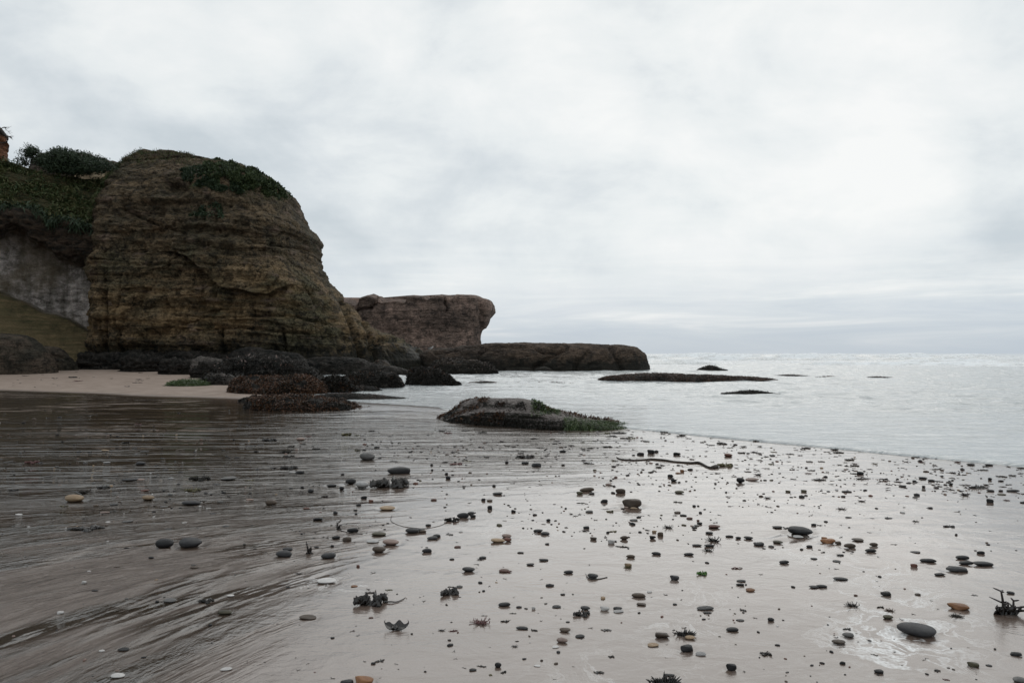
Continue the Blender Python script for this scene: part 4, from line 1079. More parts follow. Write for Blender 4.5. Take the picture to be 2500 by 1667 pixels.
weedmound('low weedy stones trailing into the channel by the blocky boulder', [(845, 960), (860, 945), (890, 941), (915, 947), (935, 957)], 958, 1.0, 1500, 0.08, [(M_BLACKWEED, 0.6, 'rockweed'), (M_RUSTPALE, 0.25, 'pale_weed')])
weedmound('thin dark weed strip lying along the sand bar edge', [(760, 968), (800, 962), (860, 960), (920, 964), (980, 970), (1030, 980), (1075, 991), (1090, 996)], 978, 1.0, 4200, 0.05, [(M_BLACKWEED, 0.7, 'rockweed'), (M_RUSTPALE, 0.4, 'pale_weed')], amp=0.03)
weedmound('long flat reef of brown weed awash offshore', [(1462, 926), (1480, 920), (1520, 916), (1560, 912), (1600, 911), (1680, 914), (1760, 917), (1830, 921), (1880, 924), (1897, 929)], 934, 2.6, 12000, 0.09, [(M_RUST, 0.45, 'rockweed'), (M_RUSTPALE, 0.45, 'pale_weed'), (M_BLACKWEED, 0.3, 'dark_weed')], amp=0.05)
weedmound('small black weed island awash nearer than the long brown reef', [(1762, 961), (1790, 958), (1830, 954), (1860, 956), (1885, 961), (1904, 965)], 967, 1.3, 3200, 0.07, [(M_BLACKWEED, 1.0, 'rockweed')], amp=0.04)
weedmound('small humped dark rock in the surf beyond the long brown reef', [(1702, 905), (1712, 898), (1730, 892), (1745, 894), (1758, 901), (1775, 904)], 907, 1.8, 900, 0.15, [(M_BLACKWEED, 0.8, 'rockweed'), (M_RUST, 0.3, 'rusty_weed')], amp=0.06)
for i, (x0, x1, y, lb) in enumerate(((1890, 1975, 917, 'broken weed patch awash just seaward of the long brown reef'), (1990, 2055, 921, 'weed streak in the water between two other streaks beyond the reef'), (2110, 2180, 922, 'brown weed streak awash farthest along the water'),
                                     (1280, 1420, 936, 'thin dark weed line in the water before the rock shelf'), (1145, 1215, 934, 'short red-brown weed line in the water off the rounded black boulder'))):
    m_ = (x0 + x1) / 2
    weedmound(lb, [(x0, y + 1), ((x0 + m_) / 2, y - 1.5), (m_, y - 2.5), ((x1 + m_) / 2, y - 1), (x1, y + 1)], y + 2, 1.2, 700, 0.09, [(M_RUST, 0.5, 'rockweed'), (M_BLACKWEED, 0.5, 'dark_weed')], amp=0.03)

# green weed patch on the sand
gw, Pg, ng = col_loft('green_weed_patch', [(415, 940), (432, 934), (455, 931), (480, 932), (497, 936), (504, 941)], M_GREENWEED, base_py=943, depth=1.3, sink=0.05, amp=0.03, fr=3)
tag(gw, 'bright green weed patch on the dry sand below the dark ledges', 'seaweed')
pp, pn = pick(Pg, ng, 3500, lambda p, n: p[:, 2] > 0.0); leaves('strands', pp, pn, 0.14, M_GREENWEED, gw, np.array(gw.location), up=0.1, aspect=0.14, droop=0.3)

# stranded weedy rock in the middle of the beach
def mid_disp(P, n):
    qx, qy = to_px(P); w_ = sstep(0.1, -0.5, n[..., 1])
    d, side = seg_dist(qx, qy, [(1080, 1028), (1120, 1012), (1180, 1003), (1250, 1003), (1330, 1010), (1400, 1022), (1470, 1036), (1530, 1044)])
    lip = np.exp(-((d - 3 * side) / 5.0) ** 2)
    Q = P.copy(); Q[..., 1] -= 0.32 * np.where(side < 0, 1, np.exp(-d / 3.0)) * sstep(0.0, -0.3, n[..., 1]) * 0.9
    return Q


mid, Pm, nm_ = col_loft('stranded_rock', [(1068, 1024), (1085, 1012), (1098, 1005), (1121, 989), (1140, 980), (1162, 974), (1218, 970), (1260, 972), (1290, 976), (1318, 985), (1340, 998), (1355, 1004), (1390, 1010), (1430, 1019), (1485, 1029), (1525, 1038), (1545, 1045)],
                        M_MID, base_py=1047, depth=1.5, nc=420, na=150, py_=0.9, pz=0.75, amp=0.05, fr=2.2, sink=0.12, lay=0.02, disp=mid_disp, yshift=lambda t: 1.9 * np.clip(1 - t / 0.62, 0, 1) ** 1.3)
tag(mid, 'stranded whale-back rock in the middle of the beach with green algae on its tail', 'rock')
ml = np.array(mid.location); vis = lambda p, n: (n[:, 1] < 0.35) & (p[:, 2] > ml[2] - 0.02)
def mc(fn):
    def c(p, n): qx, qy = to_px(p); return vis(p, n) & fn(qx, qy, p, n)
    return c
pp, pn = pick(Pm, nm_, 6000, mc(lambda x, y, p, n: (y > 1005 + (x - 1100) * 0.085) & (x < 1420) & (x > 1085) & (fbm(p * 3, 2) > -0.3))); leaves('dark_weed', pp, pn, 0.035, M_BLACKWEED, mid, ml, up=-0.3, aspect=0.35, droop=0.5)
pp, pn = pick(Pm, nm_, 3000, mc(lambda x, y, p, n: (x < 1240) & (fbm(p * 3 + 5, 2) > 0.1))); leaves('red_weed', pp, pn, 0.036, M_RUST, mid, ml, up=0.1, aspect=0.4)
pp, pn = pick(Pm, nm_, 1500, mc(lambda x, y, p, n: (x > 1180) & (x < 1350) & (y < 1004) & (y > 982) & (fbm(p * 3 + 5, 2) > -0.1))); leaves('dark_weed', pp, pn, 0.035, M_BLACKWEED, mid, ml, up=0.0, aspect=0.4)
pp, pn = pick(Pm, nm_, 2200, mc(lambda x, y, p, n: (x > 1300) & (x < 1365) & (y < 1014) & (fbm(p * 4, 2) > -0.2))); leaves('green_algae', pp, pn, 0.055, M_GREENWEED, mid, ml, up=0.1, aspect=0.25, droop=0.2)
pp, pn = pick(Pm, nm_, 6500, mc(lambda x, y, p, n: (x > 1375) & (y > 1019 + (x - 1380) * 0.12))); leaves('green_strands', pp, pn + [0.6, 0, 0], 0.075, M_GREENWEED, mid, ml, up=-0.5, aspect=0.12, droop=0.7)
pp, pn = pick(Pm, nm_, 1200, mc(lambda x, y, p, n: (x > 1330) & (y < 1016 + (x - 1380) * 0.13) & (fbm(p * 5, 2) > 0))); leaves('red_weed', pp, pn, 0.05, M_RUST, mid, ml, up=0.4, aspect=0.3)

# ------------------------------------------------------------------ gulls
def gull(px, py, D, label, flying=False, s=1.0):
    p = at_depth(px, py, D); A = Acc()
    white = STONE['w'][1]
    A.add(*tube_path(np.array([[-0.24, 0, 0.17], [-0.15, 0, 0.16], [0, 0, 0.17], [0.13, 0, 0.22], [0.17, 0, 0.29], [0.22, 0, 0.31], [0.27, 0, 0.30]]) * s + p, np.array([0.015, 0.05, 0.085, 0.06, 0.04, 0.045, 0.012]) * s, 10, 4))
    o = link('gull', A.mesh('gull', white, p), None, p)
    tag(o, label, 'gull', 'gulls resting on the rocks')
    B = Acc()
    for sd_ in (-1, 1): B.add(*tube_path(np.array([[0.08, 0.06 * sd_, 0.2], [-0.1, 0.085 * sd_, 0.2], [-0.28, 0.03 * sd_, 0.18]]) * s + p, np.array([0.03, 0.045, 0.008]) * s, 6, 3))
    link('wing', B.mesh('wing', STONE['g'][1], p), o)
    for sd_ in (-1, 1):
        B = Acc(); B.add(*tube_path(np.array([[0.0, 0.03 * sd_, 0.12], [0.01, 0.03 * sd_, -0.02]]) * s + p, np.array([0.008, 0.006]) * s, 5)); link('leg', B.mesh('leg', STONE['t'][1], p), o)
    B = Acc(); B.add(*tube_path(np.array([[0.26, 0, 0.30], [0.32, 0, 0.285]]) * s + p, np.array([0.012, 0.003]) * s, 5)); link('beak', B.mesh('beak', STONE['t'][1], p), o)


gull(1051, 855, 63.5, 'white gull standing where the cliff toe meets the rock shelf')
gull(1127, 856, 64.0, 'grey gull resting on the landward end of the rock shelf', s=0.8)

# ------------------------------------------------------------------ pebbles
import bmesh


def proto_stone(kind, seed, sub=4):
    bm = bmesh.new(); bmesh.ops.create_icosphere(bm, subdivisions=sub, radius=1.0)
    me = bpy.data.meshes.new('pebble'); bm.to_mesh(me); bm.free()
    n = len(me.vertices); v = np.empty(n * 3, np.float32); me.vertices.foreach_get('co', v); v = v.reshape(-1, 3).astype(float)
    rg = np.random.default_rng(seed)
    p = {'o': 0.95, 'f': 0.85, 's': 0.62, 'l': 0.8}[kind]
    m = np.abs(v) ** (1 / p * 1.0)
    v = sgnpow(v, p); v /= np.abs(v).max(0)
    if kind == 's':                      # chipped facets
        for k in range(9):
            d = rg.normal(size=3); d /= np.linalg.norm(d); c = rg.uniform(0.72, 0.95); h = v @ d; v = v - np.maximum(h - c, 0)[:, None] * d * 0.9
    v = v + v / np.linalg.norm(v, axis=1, keepdims=True) * (0.12 * fbm(v * 0.9 + seed * 3.3, 2) + 0.06 * fbm(v * 2.6 + seed, 3))[:, None]
    v[:, 0] *= 1 + 0.18 * v[:, 1] * rg.choice([-1, 1]); v[:, 2] *= 1 + 0.15 * v[:, 0] * rg.choice([-1, 1])
    v /= np.abs(v).max(0)
    me.vertices.foreach_set('co', v.astype(np.float32).ravel()); me.polygons.foreach_set('use_smooth', np.ones(len(me.polygons), bool)); me.update()
    return me


PROTO = {}
for kd in 'ofsl':
    for i in range(4):
        for ck, (cn, mt) in STONE.items():
            if i == 0 or ck in 'kdgb':
                key = (kd, ck); me = proto_stone(kd, i * 13 + ord(kd), 3)
                me.materials.append(mt); PROTO.setdefault(key, []).append(me)

# x y w h colour shape : read off the photograph, centre of each stone
T = """177 1214 50 23 t o|359 1214 32 15 t o|351 1193 22 13 r s|398 1324 46 28 k o|457 1323 64 30 d o|259 1125 18 11 w o|340 1130 28 11 d o|255 1096 20 9 t o|436 1094 20 12 b s|349 1100 25 6 k f
133 1093 20 5 k f|311 1170 46 7 d f|340 1168 25 9 p s|375 1162 16 7 k o|553 1167 42 10 g f|252 1247 26 13 p s|44 1253 18 8 w o|398 1234 20 8 a o|462 1226 50 14 d o|494 1219 18 9 g o
507 1238 14 9 w s|521 1252 22 6 k f|550 1282 20 10 k o|410 1289 18 7 k o|308 1272 28 7 a f|262 1272 14 6 w o|64 1139 14 4 a f|16 1125 24 8 g f|114 1161 24 5 a f|396 1117 16 6 k o
332 1106 18 5 a f|590 1082 14 7 a o|611 1087 26 7 d f|545 1097 12 5 k o|381 1133 10 8 k o|440 1150 16 7 k o|327 1093 14 5 k f|278 1201 20 7 g f|145 1182 10 6 p o|537 1222 18 8 a o
608 1216 20 12 p s|449 1274 14 6 w s|526 1181 22 5 k f|896 1113 41 24 g o|973 1147 62 21 d l|855 1174 29 17 d o|883 1181 35 19 a o|808 1184 26 8 k f|834 1191 14 11 k o|758 1197 17 11 d o
737 1189 10 7 k o|731 1152 24 8 k s|713 1149 18 10 w o|635 1083 20 10 g o|733 1071 24 10 p o|1094 1165 14 10 k o|1090 1156 9 6 k s|1054 1134 8 6 k o|1055 1146 7 7 k o|1237 1128 10 8 k o
836 1157 10 5 k s|660 1225 30 17 b o|888 1214 17 9 k l|905 1222 13 7 r s|875 1232 14 7 k f|945 1239 42 12 t o|867 1245 11 5 k s|869 1254 8 5 k s|818 1251 13 10 d o|747 1240 17 5 r f
776 1266 26 10 k s|860 1293 31 12 k l|924 1302 38 11 l f|1006 1294 37 15 d o|1032 1296 18 8 b o|1045 1281 15 7 k f|1130 1257 32 15 d l|1150 1252 20 9 k f|1154 1259 16 9 k s|1196 1237 14 14 k s
1215 1204 28 8 k f|1180 1219 12 8 k s|1195 1221 16 6 b f|1206 1185 10 6 k s|1059 1219 16 6 r f|1055 1312 28 10 d f|1066 1307 20 9 k f|819 1311 22 10 k o|953 1322 44 18 p o|909 1320 33 8 a f
924 1340 36 18 b o|1042 1343 26 12 d l|1117 1334 18 6 r f|1215 1318 38 13 t o|1237 1307 26 11 p o|1240 1316 20 12 r o|701 1339 26 9 d f|691 1350 42 20 d o|800 1355 40 18 d o|811 1332 10 7 k o
1374 1101 17 8 k o|1282 1129 20 8 d f|1310 1134 26 12 d s|1375 1134 10 5 k o|1779 1110 22 10 r o|1564 1107 20 9 k s|1590 1102 20 12 k s|1654 1107 20 9 k s|1686 1145 15 6 k o|1666 1149 11 8 o s
1656 1154 14 4 o f|1637 1161 15 9 k s|1646 1172 17 8 k s|1809 1171 22 15 k o|1838 1169 36 8 p f|1433 1194 40 12 b l|1416 1203 17 9 l s|1445 1204 15 6 k f|1475 1222 20 10 k s|1546 1227 50 25 b s
1548 1240 18 6 t f|1529 1238 12 5 p f|1660 1200 25 8 l f|1439 1248 20 7 g f|1254 1247 12 8 k s|1655 1250 18 6 b f|1669 1257 18 6 k f|1684 1264 17 6 r f|1705 1270 8 5 r s|1709 1277 14 7 k s
1702 1282 15 5 g f|1696 1286 15 5 k f|1745 1284 31 10 r f|1733 1300 20 8 k o|1781 1308 22 6 k l|1803 1312 15 7 k o|1829 1312 24 9 k o|1314 1295 25 10 k o|1332 1301 23 9 k f|1339 1269 12 8 k o
1432 1287 17 8 k s|1449 1314 18 9 b s|1524 1312 21 12 b o|1484 1299 9 6 k s|1493 1322 18 12 w s|1594 1311 17 11 k s|1613 1303 16 12 b s|1598 1297 12 7 t s|1548 1269 22 5 k f|1702 1330 27 6 k l
1732 1331 29 8 k l|1603 1350 25 9 d l|1682 1352 27 8 k l|1540 1357 24 9 b l|1271 1348 17 5 k f|1336 1327 12 5 k f|1957 1294 64 27 k o|1950 1309 28 7 a f|2026 1320 38 14 o s|2014 1313 15 7 o s
2048 1324 18 9 b s|2076 1331 32 13 b l|2098 1317 31 9 b f|2134 1328 23 10 b l|2127 1343 31 10 k l|1977 1333 16 8 k f|1901 1322 26 9 l f|1900 1286 27 7 k f|1988 1280 15 7 k s|2053 1354 22 5 k l
2238 1347 25 5 k f|2396 1348 20 9 k l|2352 1360 36 12 k l|2335 1304 7 6 k s|2273 1239 13 5 k f|2420 1222 17 12 k s|2102 1154 19 10 k o|2068 1199 29 5 k l|2060 1211 12 5 k f|2073 1262 17 4 k f
2171 1264 20 4 k f|1964 1198 15 7 l s|1925 1199 13 6 l s|2206 1186 19 6 k f|2255 1166 20 7 k f|2275 1172 18 7 d o|2323 1181 10 8 k o|2256 1187 9 8 k s|2234 1174 10 6 k s|2421 1197 20 7 k o
2445 1197 14 5 k l|2475 1197 34 7 k l|2448 1206 22 5 l f|2311 1118 30 5 k f|2357 1122 34 5 k f|2372 1133 20 6 k o|2416 1134 20 6 k o|2351 1145 12 5 k f|2418 1168 10 9 k o|2446 1173 14 5 k f
203 1421 14 9 w s|145 1495 18 9 w s|412 1464 33 11 g o|383 1468 10 7 k o|546 1493 36 14 l o|562 1453 18 6 w f|473 1384 20 7 b f|299 1584 28 8 k f|284 1648 35 13 w o|550 1632 30 8 w f
368 1360 14 7 k o|795 1417 50 14 w o|750 1507 45 7 b f|1231 1474 33 11 d l|1144 1389 34 14 d o|1231 1392 28 9 r f|1103 1364 13 5 k f|1178 1360 20 7 k f|911 1618 13 7 k o|811 1556 11 5 k f
1154 1634 20 7 k o|1216 1622 18 17 k o|1233 1638 8 5 d o|1038 1638 8 4 k o|886 1660 50 20 o s|846 1665 36 16 d s|905 1507 13 4 r f|864 1430 18 5 o f|1005 1546 7 4 k o|1097 1561 10 4 k o
1327 1366 26 6 k l|1295 1377 21 7 k f|1388 1395 26 9 d l|1448 1405 29 14 d o|1534 1379 19 11 t s|1648 1410 24 14 d s|1811 1417 24 6 k f|1808 1426 22 7 k l|1833 1439 25 9 o f|1560 1452 38 12 b l
1567 1474 25 8 b s|1374 1450 13 5 k f|1359 1480 24 7 k f|1303 1484 10 8 w s|1429 1483 26 12 d o|1477 1485 25 12 w s|1509 1484 24 9 k o|1510 1491 28 7 a f|1723 1484 48 9 d l|1728 1495 22 3 k f
1648 1474 12 5 k f|1275 1532 33 8 k l|1380 1537 30 12 b o|1373 1562 30 14 p o|1416 1552 25 8 k f|1356 1578 18 6 w f|1618 1549 38 17 b s|1686 1555 27 11 t o|1679 1581 37 19 k s|1712 1595 28 10 a f
1595 1573 30 9 t f|1789 1535 33 11 d l|1809 1514 22 4 k f|1883 1511 18 11 k o|1788 1628 27 19 k s|1635 1647 28 6 k l|1322 1611 8 5 b o|1312 1624 18 5 w f|1915 1371 29 9 k l|1989 1363 18 5 k f
2044 1369 22 5 k f|2268 1367 41 11 k l|2361 1373 37 11 k l|2404 1375 55 13 k l|2340 1388 55 14 d s|2297 1401 29 9 k s|2234 1380 17 11 r s|2054 1412 40 8 k l|1989 1432 24 8 k f|2007 1430 30 8 k l
2166 1448 30 12 k s|2242 1450 15 6 b f|2170 1505 26 12 l o|2252 1536 98 38 d o|2348 1480 52 18 o s|2471 1446 20 9 d o|2074 1549 30 14 g o|2052 1566 37 13 b o|2058 1617 15 9 k s|2483 1595 30 12 k s
2417 1624 16 5 k f|2494 1658 34 16 g o|2430 1583 6 5 k o|2090 1452 10 5 r o"""
STONES = []
for line in T.replace('\n', '|').split('|'):
    a = line.split(); STONES.append((float(a[0]), float(a[1]), float(a[2]), float(a[3]), a[4], a[5]))

SPECIAL = {  # nearest listed stone -> its own label
    (177, 1214): 'tan cobble with a dark strap of weed across it, on the rippled sand', (359, 1214): 'small tan loaf-shaped stone on the rippled sand behind the black cobble', (398, 1324): 'round black cobble touching the dark grey oval cobble',
    (457, 1323): 'dark grey oval cobble touching the round black cobble', (896, 1113): 'grey round boulder-like cobble standing alone before the stranded rock', (973, 1147): 'long dark cobble just behind the folded kelp clump',
    (855, 1174): 'dark grey cobble leaning on the pale grey disc stone', (883, 1181): 'pale grey disc stone beside the folded kelp clump', (2252, 1536): 'largest dark grey egg-shaped cobble in the foam pool',
    (1957, 1294): 'large black smooth cobble ringed by small brown stones', (2348, 1480): 'flat orange-brown block near the upright weed', (1546, 1227): 'lumpy brown rock with small tan stones at its foot',
    (795, 1417): 'long white rounded stone half sunk in the sand', (284, 1648): 'white rounded stone at the lower edge of the rippled sand', (886, 1660): 'orange-brown rock cut by the lower edge of the photo',
    (846, 1665): 'dark rock cut by the photo edge next to the orange-brown rock', (1679, 1581): 'black angular stone in front of the tan stone and spiky weed', (1618, 1549): 'brown angular block beside the spiky weed', (1686, 1555): 'tan oval stone leaning on the spiky weed',
    (2340, 1388): 'blue-black wedge stone in the cluster of long black stones', (2404, 1375): 'longest black stone in the cluster near the wedge stone', (953, 1322): 'speckled pinkish cobble behind the dark brown cobble', (924, 1340): 'dark brown cobble in front of the speckled pinkish cobble',
    (945, 1239): 'tan lens-shaped stone among small black pebbles', (691, 1350): 'dark oval cobble beside the horned upright weed', (800, 1355): 'dark grey peaked cobble beyond the horned upright weed', (1957, 1294): 'large black smooth cobble ringed by small brown stones',
    (2026, 1320): 'orange-brown stone just in front of the large black cobble', (1216, 1622): 'black upright egg stone near the photo edge', (1788, 1628): 'black rough stone alone on the pinkish sand', (546, 1493): 'olive grey stone on the ribbed sand with a hollow below it',
    (412, 1464): 'grey half-buried stone on the ribbed sand', (1745, 1284): 'dark red flat stone behind the weed tuft', (1433, 1194): 'brown tapered stone with a yellow scrap beneath', (1809, 1171): 'black cube-like stone beside a pink-brown slab', (1838, 1169): 'pink-brown slab beside the black cube-like stone',
    (1477, 1485): 'white chipped stone next to the black and pale pair', (1215, 1318): 'tan stone leading the reddish trio', (2074, 1549): 'veined grey stone at the edge of the foam pool', (2052, 1566): 'brown oval stone at the edge of the foam pool', (1723, 1484): 'long thin dark stone at the fringe of the foam',
}
# things to name others by
LM = [(177, 1214, 'tan strapped cobble'), (398, 1324, 'round black cobble'), (896, 1113, 'round grey cobble'), (973, 1150, 'folded kelp clump'), (2252, 1536, 'largest egg-shaped cobble'), (1957, 1294, 'large black cobble'), (2348, 1480, 'flat orange block'),
      (1546, 1227, 'lumpy brown rock'), (795, 1417, 'long white stone'), (284, 1648, 'white edge stone'), (886, 1660, 'orange edge rock'), (1672, 1541, 'spiky weed'), (2340, 1388, 'blue-black wedge stone'), (924, 1335, 'dark brown cobble'), (945, 1239, 'tan lens stone'),
      (755, 1338, 'horned weed'), (1216, 1622, 'black egg stone'), (1788, 1628, 'rough black stone'), (546, 1493, 'olive grey stone'), (1433, 1194, 'brown tapered stone'), (1809, 1171, 'black cube-like stone'), (1215, 1318, 'reddish trio'),
      (1650, 1128, 'long kelp stem'), (1714, 1396, 'green sea lettuce'), (1178, 1512, 'red feathery weed'), (968, 1525, 'horned kelp blade'), (909, 1464, 'tailed kelp clump'), (1098, 1441, 'crumpled leaf weed'), (2460, 1480, 'upright branching weed'),
      (1744, 1315, 'bushy weed tuft'), (1723, 1484, 'long thin dark stone'), (1429, 1483, 'stone with root weed'), (1300, 1015, 'stranded rock'), (750, 990, 'lone rockweed mound'), (2082, 1472, 'forked weed scrap'), (2420, 1222, 'black chipped stone'), (2102, 1154, 'shoreline black stone'),
      (60, 1300, 'photo edge ripples'), (200, 1420, 'small white chip'), (150, 1010, 'dark pool edge'), (400, 1000, 'pool below the sand bank'), (2440, 1600, 'lower corner stones'), (250, 930, 'dry sand bank'), (450, 935, 'green weed patch'), (2200, 1110, 'swash line'), (1500, 1050, 'algae tail')]
USED = {}


def describe(x, y, size, colour, noun):
    d = sorted(((math.hypot(x - a, (y - b) * 2.2), n, a, b) for a, b, n in LM))
    (d0, n0, a0, b0), (d1, n1, a1, b1) = d[0], d[1]
    rel = 'in front of' if (y - b0) * 2.2 > abs(x - a0) * 0.8 else 'behind' if (b0 - y) * 2.2 > abs(x - a0) * 0.8 else 'beside'
    near = 'close ' if d0 < 70 else ''
    opts = [f'{size} {colour} {noun} {near}{rel} the {n0}', f'{size} {colour} {noun} {near}{rel} the {n0}, on the {n1} side', f'{size} {colour} {noun} {near}{rel} the {n0}, {"nearer" if y > b0 else "farther"} than it, toward the {d[2][1]}',
            f'{size} {colour} {noun} between the {n0}, the {n1} and the {d[2][1]}']
    for s_ in opts:
        s_ = ' '.join(s_.split())
        if s_ not in USED and len(s_.split()) <= 16: USED[s_] = 1; return s_
    for w_ in ('second', 'third', 'fourth', 'fifth', 'sixth', 'seventh', 'eighth', 'ninth', 'tenth', 'eleventh', 'twelfth'):
        s_ = ' '.join(f'{w_} nearest {colour} {noun} {rel} the {n0}'.split())
        if s_ not in USED and len(s_.split()) <= 16: USED[s_] = 1; return s_
    s_ = ' '.join(f'{size} {colour} {noun} scattered around the {n0}'.split()); return s_


SHN = {'o': 'rounded', 'f': 'flat', 's': 'angular', 'l': 'long'}


SCOUR = []


def place_stone(x, y, w_, h, ck, kd, label=None, rs=None, group='pebbles scattered over the wet beach'):
    rs = rs or random.Random(int(x * 31 + y * 7))
    if x < 720 and y < 1300 and ck == 'a': ck = 'g'
    w_ *= 0.93
    if x < 720 and y < 1200 and ck == 'w' and w_ < 17: ck = 'a'
    b = hit(x, y + h * 0.42); D = b[1]; W = w_ / F * D
    el = math.atan2(CAM_H, D)
    Hh = h / F * D; flat = {'o': 0.55, 'f': 0.28, 's': 0.6, 'l': 0.36}[kd]
    Dp = W * {'o': 0.75, 'f': 0.8, 's': 0.7, 'l': 0.5}[kd]
    # visible height = z-height*cos + depth*sin
    Ht = max((Hh - Dp * math.sin(el) * 0.6) / math.cos(el), W * flat * 0.35); Ht = min(Ht, W * 0.8) * 0.86
    me = rs.choice(PROTO[(kd, ck)])
    nm = 'cobble' if w_ >= 34 else 'pebble'
    o = bpy.data.objects.new(nm, me); COL.objects.link(o)
    sunk = rs.uniform(0.12, 0.3)
    if x < 720 and y < 1300 and w_ < 25: Ht *= 0.32; sunk = 0.5
    o.scale = (W / 2, Dp / 2, Ht / 2 / (1 - sunk * 0.5)); o.location = (b[0], b[1] + Dp * 0.30, b[2] + Ht * 0.5 * (1 - sunk))
    o.rotation_euler = (rs.uniform(-.06, .06), rs.uniform(-.06, .06), rs.uniform(-0.28, 0.28) if w_ > 12 else rs.uniform(-.6, .6))
    cn = STONE[ck][0]
    size = 'tiny' if w_ < 9 else 'small' if w_ < 17 else '' if w_ < 34 else 'big'
    if w_ > 19 and b[1] < 9: SCOUR.append((b[0], b[1] + Dp * 0.30, W / 2, Dp / 2, Ht))
    tag(o, label or describe(x, y, size, f'{cn} {SHN[kd]}', nm), 'pebble' if nm == 'pebble' else 'stone', group)
    return o


for st_ in STONES:
    x, y, w_, h, ck, kd = st_
    place_stone(x, y, w_, h, ck, kd, SPECIAL.get((int(x), int(y))), group='stones lying on the wet beach' if w_ >= 34 else 'pebbles scattered over the wet beach')

# scour moats and little tails of sand that the backwash leaves round the larger stones
co = np.empty(len(gm.vertices) * 3, np.float32); gm.vertices.foreach_get('co', co); co = co.reshape(-1, 3)
near_ = np.nonzero((np.abs(co[:, 0]) < 16) & (co[:, 1] > 2) & (co[:, 1] < 19))[0]; sub = co[near_].astype(float)
for (cx, cy, ax, ay, ht) in SCOUR:
    m_ = np.nonzero((np.abs(sub[:, 0] - cx) < 7 * ax) & (np.abs(sub[:, 1] - cy) < 7 * ax))[0]
    dx, dy_ = sub[m_, 0] - cx, sub[m_, 1] - cy
    q = np.sqrt((dx / ax) ** 2 + (dy_ / ay) ** 2)
    moat = -0.22 * ht * np.exp(-((q - 1.15) / 0.35) ** 2)
    al = (-dx * 0.8 - dy_ * 0.6) / ax; ac = (dx * 0.6 - dy_ * 0.8) / ax          # tails point down the backwash
    tail = 0.16 * ht * np.exp(-((al - 2.4) / 1.5) ** 2 - (ac / 0.45) ** 2) - 0.10 * ht * np.exp(-((al - 2.2) / 1.6) ** 2 - ((np.abs(ac) - 0.95) / 0.3) ** 2)
    sub[m_, 2] += moat + tail
co[near_] = sub; gm.vertices.foreach_set('co', co.ravel()); gm.update()

# random smaller ones where the photo is strewn with them
rs = random.Random(99)
def density(x, y):
    if y < 985: return 0
    if x < 700: return 0.4 if 1060 < y < 1290 else (0.12 if y < 1060 and y > 990 else 0.05)
    shore = 1045 + (x - 1560) * 0.09 if x > 1300 else 1060
    if y < shore + 12: return 0
    d = 1.0 if y < 1200 else (0.5 if y < 1350 else 0.16)
    if x > 2000 and 1215 < y < 1340: d = 0.08
    if 700 < x < 1300 and y > 1420: d = 0.06
    return d


cand = []
while len(cand) < 1250:
    x, y = rs.uniform(-40, 2540), 1667 - (1667 - 985) * rs.random() ** 0.75
    if rs.random() >= density(x, y): continue
    h_ = hit(x, y); cl_ = float(perlin(V3(h_[0] * 0.9, h_[1] * 0.6, 8.8)) + 0.5 * perlin(V3(h_[0] * 3, h_[1] * 2, 1.8)))
    if rs.random() < min(1, max(0.06, 0.35 + 2.2 * cl_)): cand.append((x, y))
def rnd_stone(x, y):
    w_ = max(3.0, rs.lognormvariate(math.log(6.5), 0.45)) * (1 + (y - 1200) / 1400)
    if x < 700: ck = rs.choices('kdgabpwt', [4, 4, 4, 0.3, 2, 1, 0.3 if y < 1200 else 2, 1])[0]
    else: ck = rs.choices('kdgbrplwt', [12, 6, 1, 4, 2, 1, 1, 1, .6])[0]
    return w_, w_ * (rs.uniform(0.35, 0.55) if x > 700 else rs.uniform(0.22, 0.4)), ck, rs.choices('ofsl', [3, 4, 3, 2] if x > 700 else [2, 7, 1, 1])[0]
small = [(x, y, *rnd_stone(x, y)) for x, y in cand]
small.sort(key=lambda q: -q[2])
nind = max(0, 300 - len(STONES))
for q in small[:nind]: place_stone(*q, rs=rs)
rest = small[nind:]
by = {}
ico = {}
for ck in 'kdgabpwtrl':
    bm = bmesh.new(); bmesh.ops.create_icosphere(bm, subdivisions=1, radius=1.0); me = bpy.data.meshes.new('t'); bm.to_mesh(me); bm.free()
    v0 = np.array([v.co[:] for v in me.vertices]); f0 = np.array([p.vertices[:] for p in me.polygons]); bpy.data.meshes.remove(me); break
V_, F_, MI = [], [], []; k = 0; order = list('kdgabpwtrlo')
for (x, y, w_, h, ck, kd) in rest:
    b = hit(x, y); W = w_ / F * b[1] / 2
    a = rs.uniform(0, 3.14); R_ = np.array([[math.cos(a), -math.sin(a), 0], [math.sin(a), math.cos(a), 0], [0, 0, 1]])
    v = (v0 * [W, W * rs.uniform(.5, .8), W * rs.uniform(.25, .5)]) @ R_.T + b + [0, 0, W * 0.1]
    V_.append(v); F_.append(f0 + k); k += len(v0); MI += [order.index(ck)] * len(f0)
me = make_mesh('fine_pebbles', np.concatenate(V_), np.concatenate(F_), [STONE[c][1] for c in order]); me.polygons.foreach_set('material_index', np.array(MI, np.int32)); me.update()
tag(link('fine_pebbles', me), 'countless fine pebbles and grit strewn over the wet sand', 'pebbles', kind='stuff')

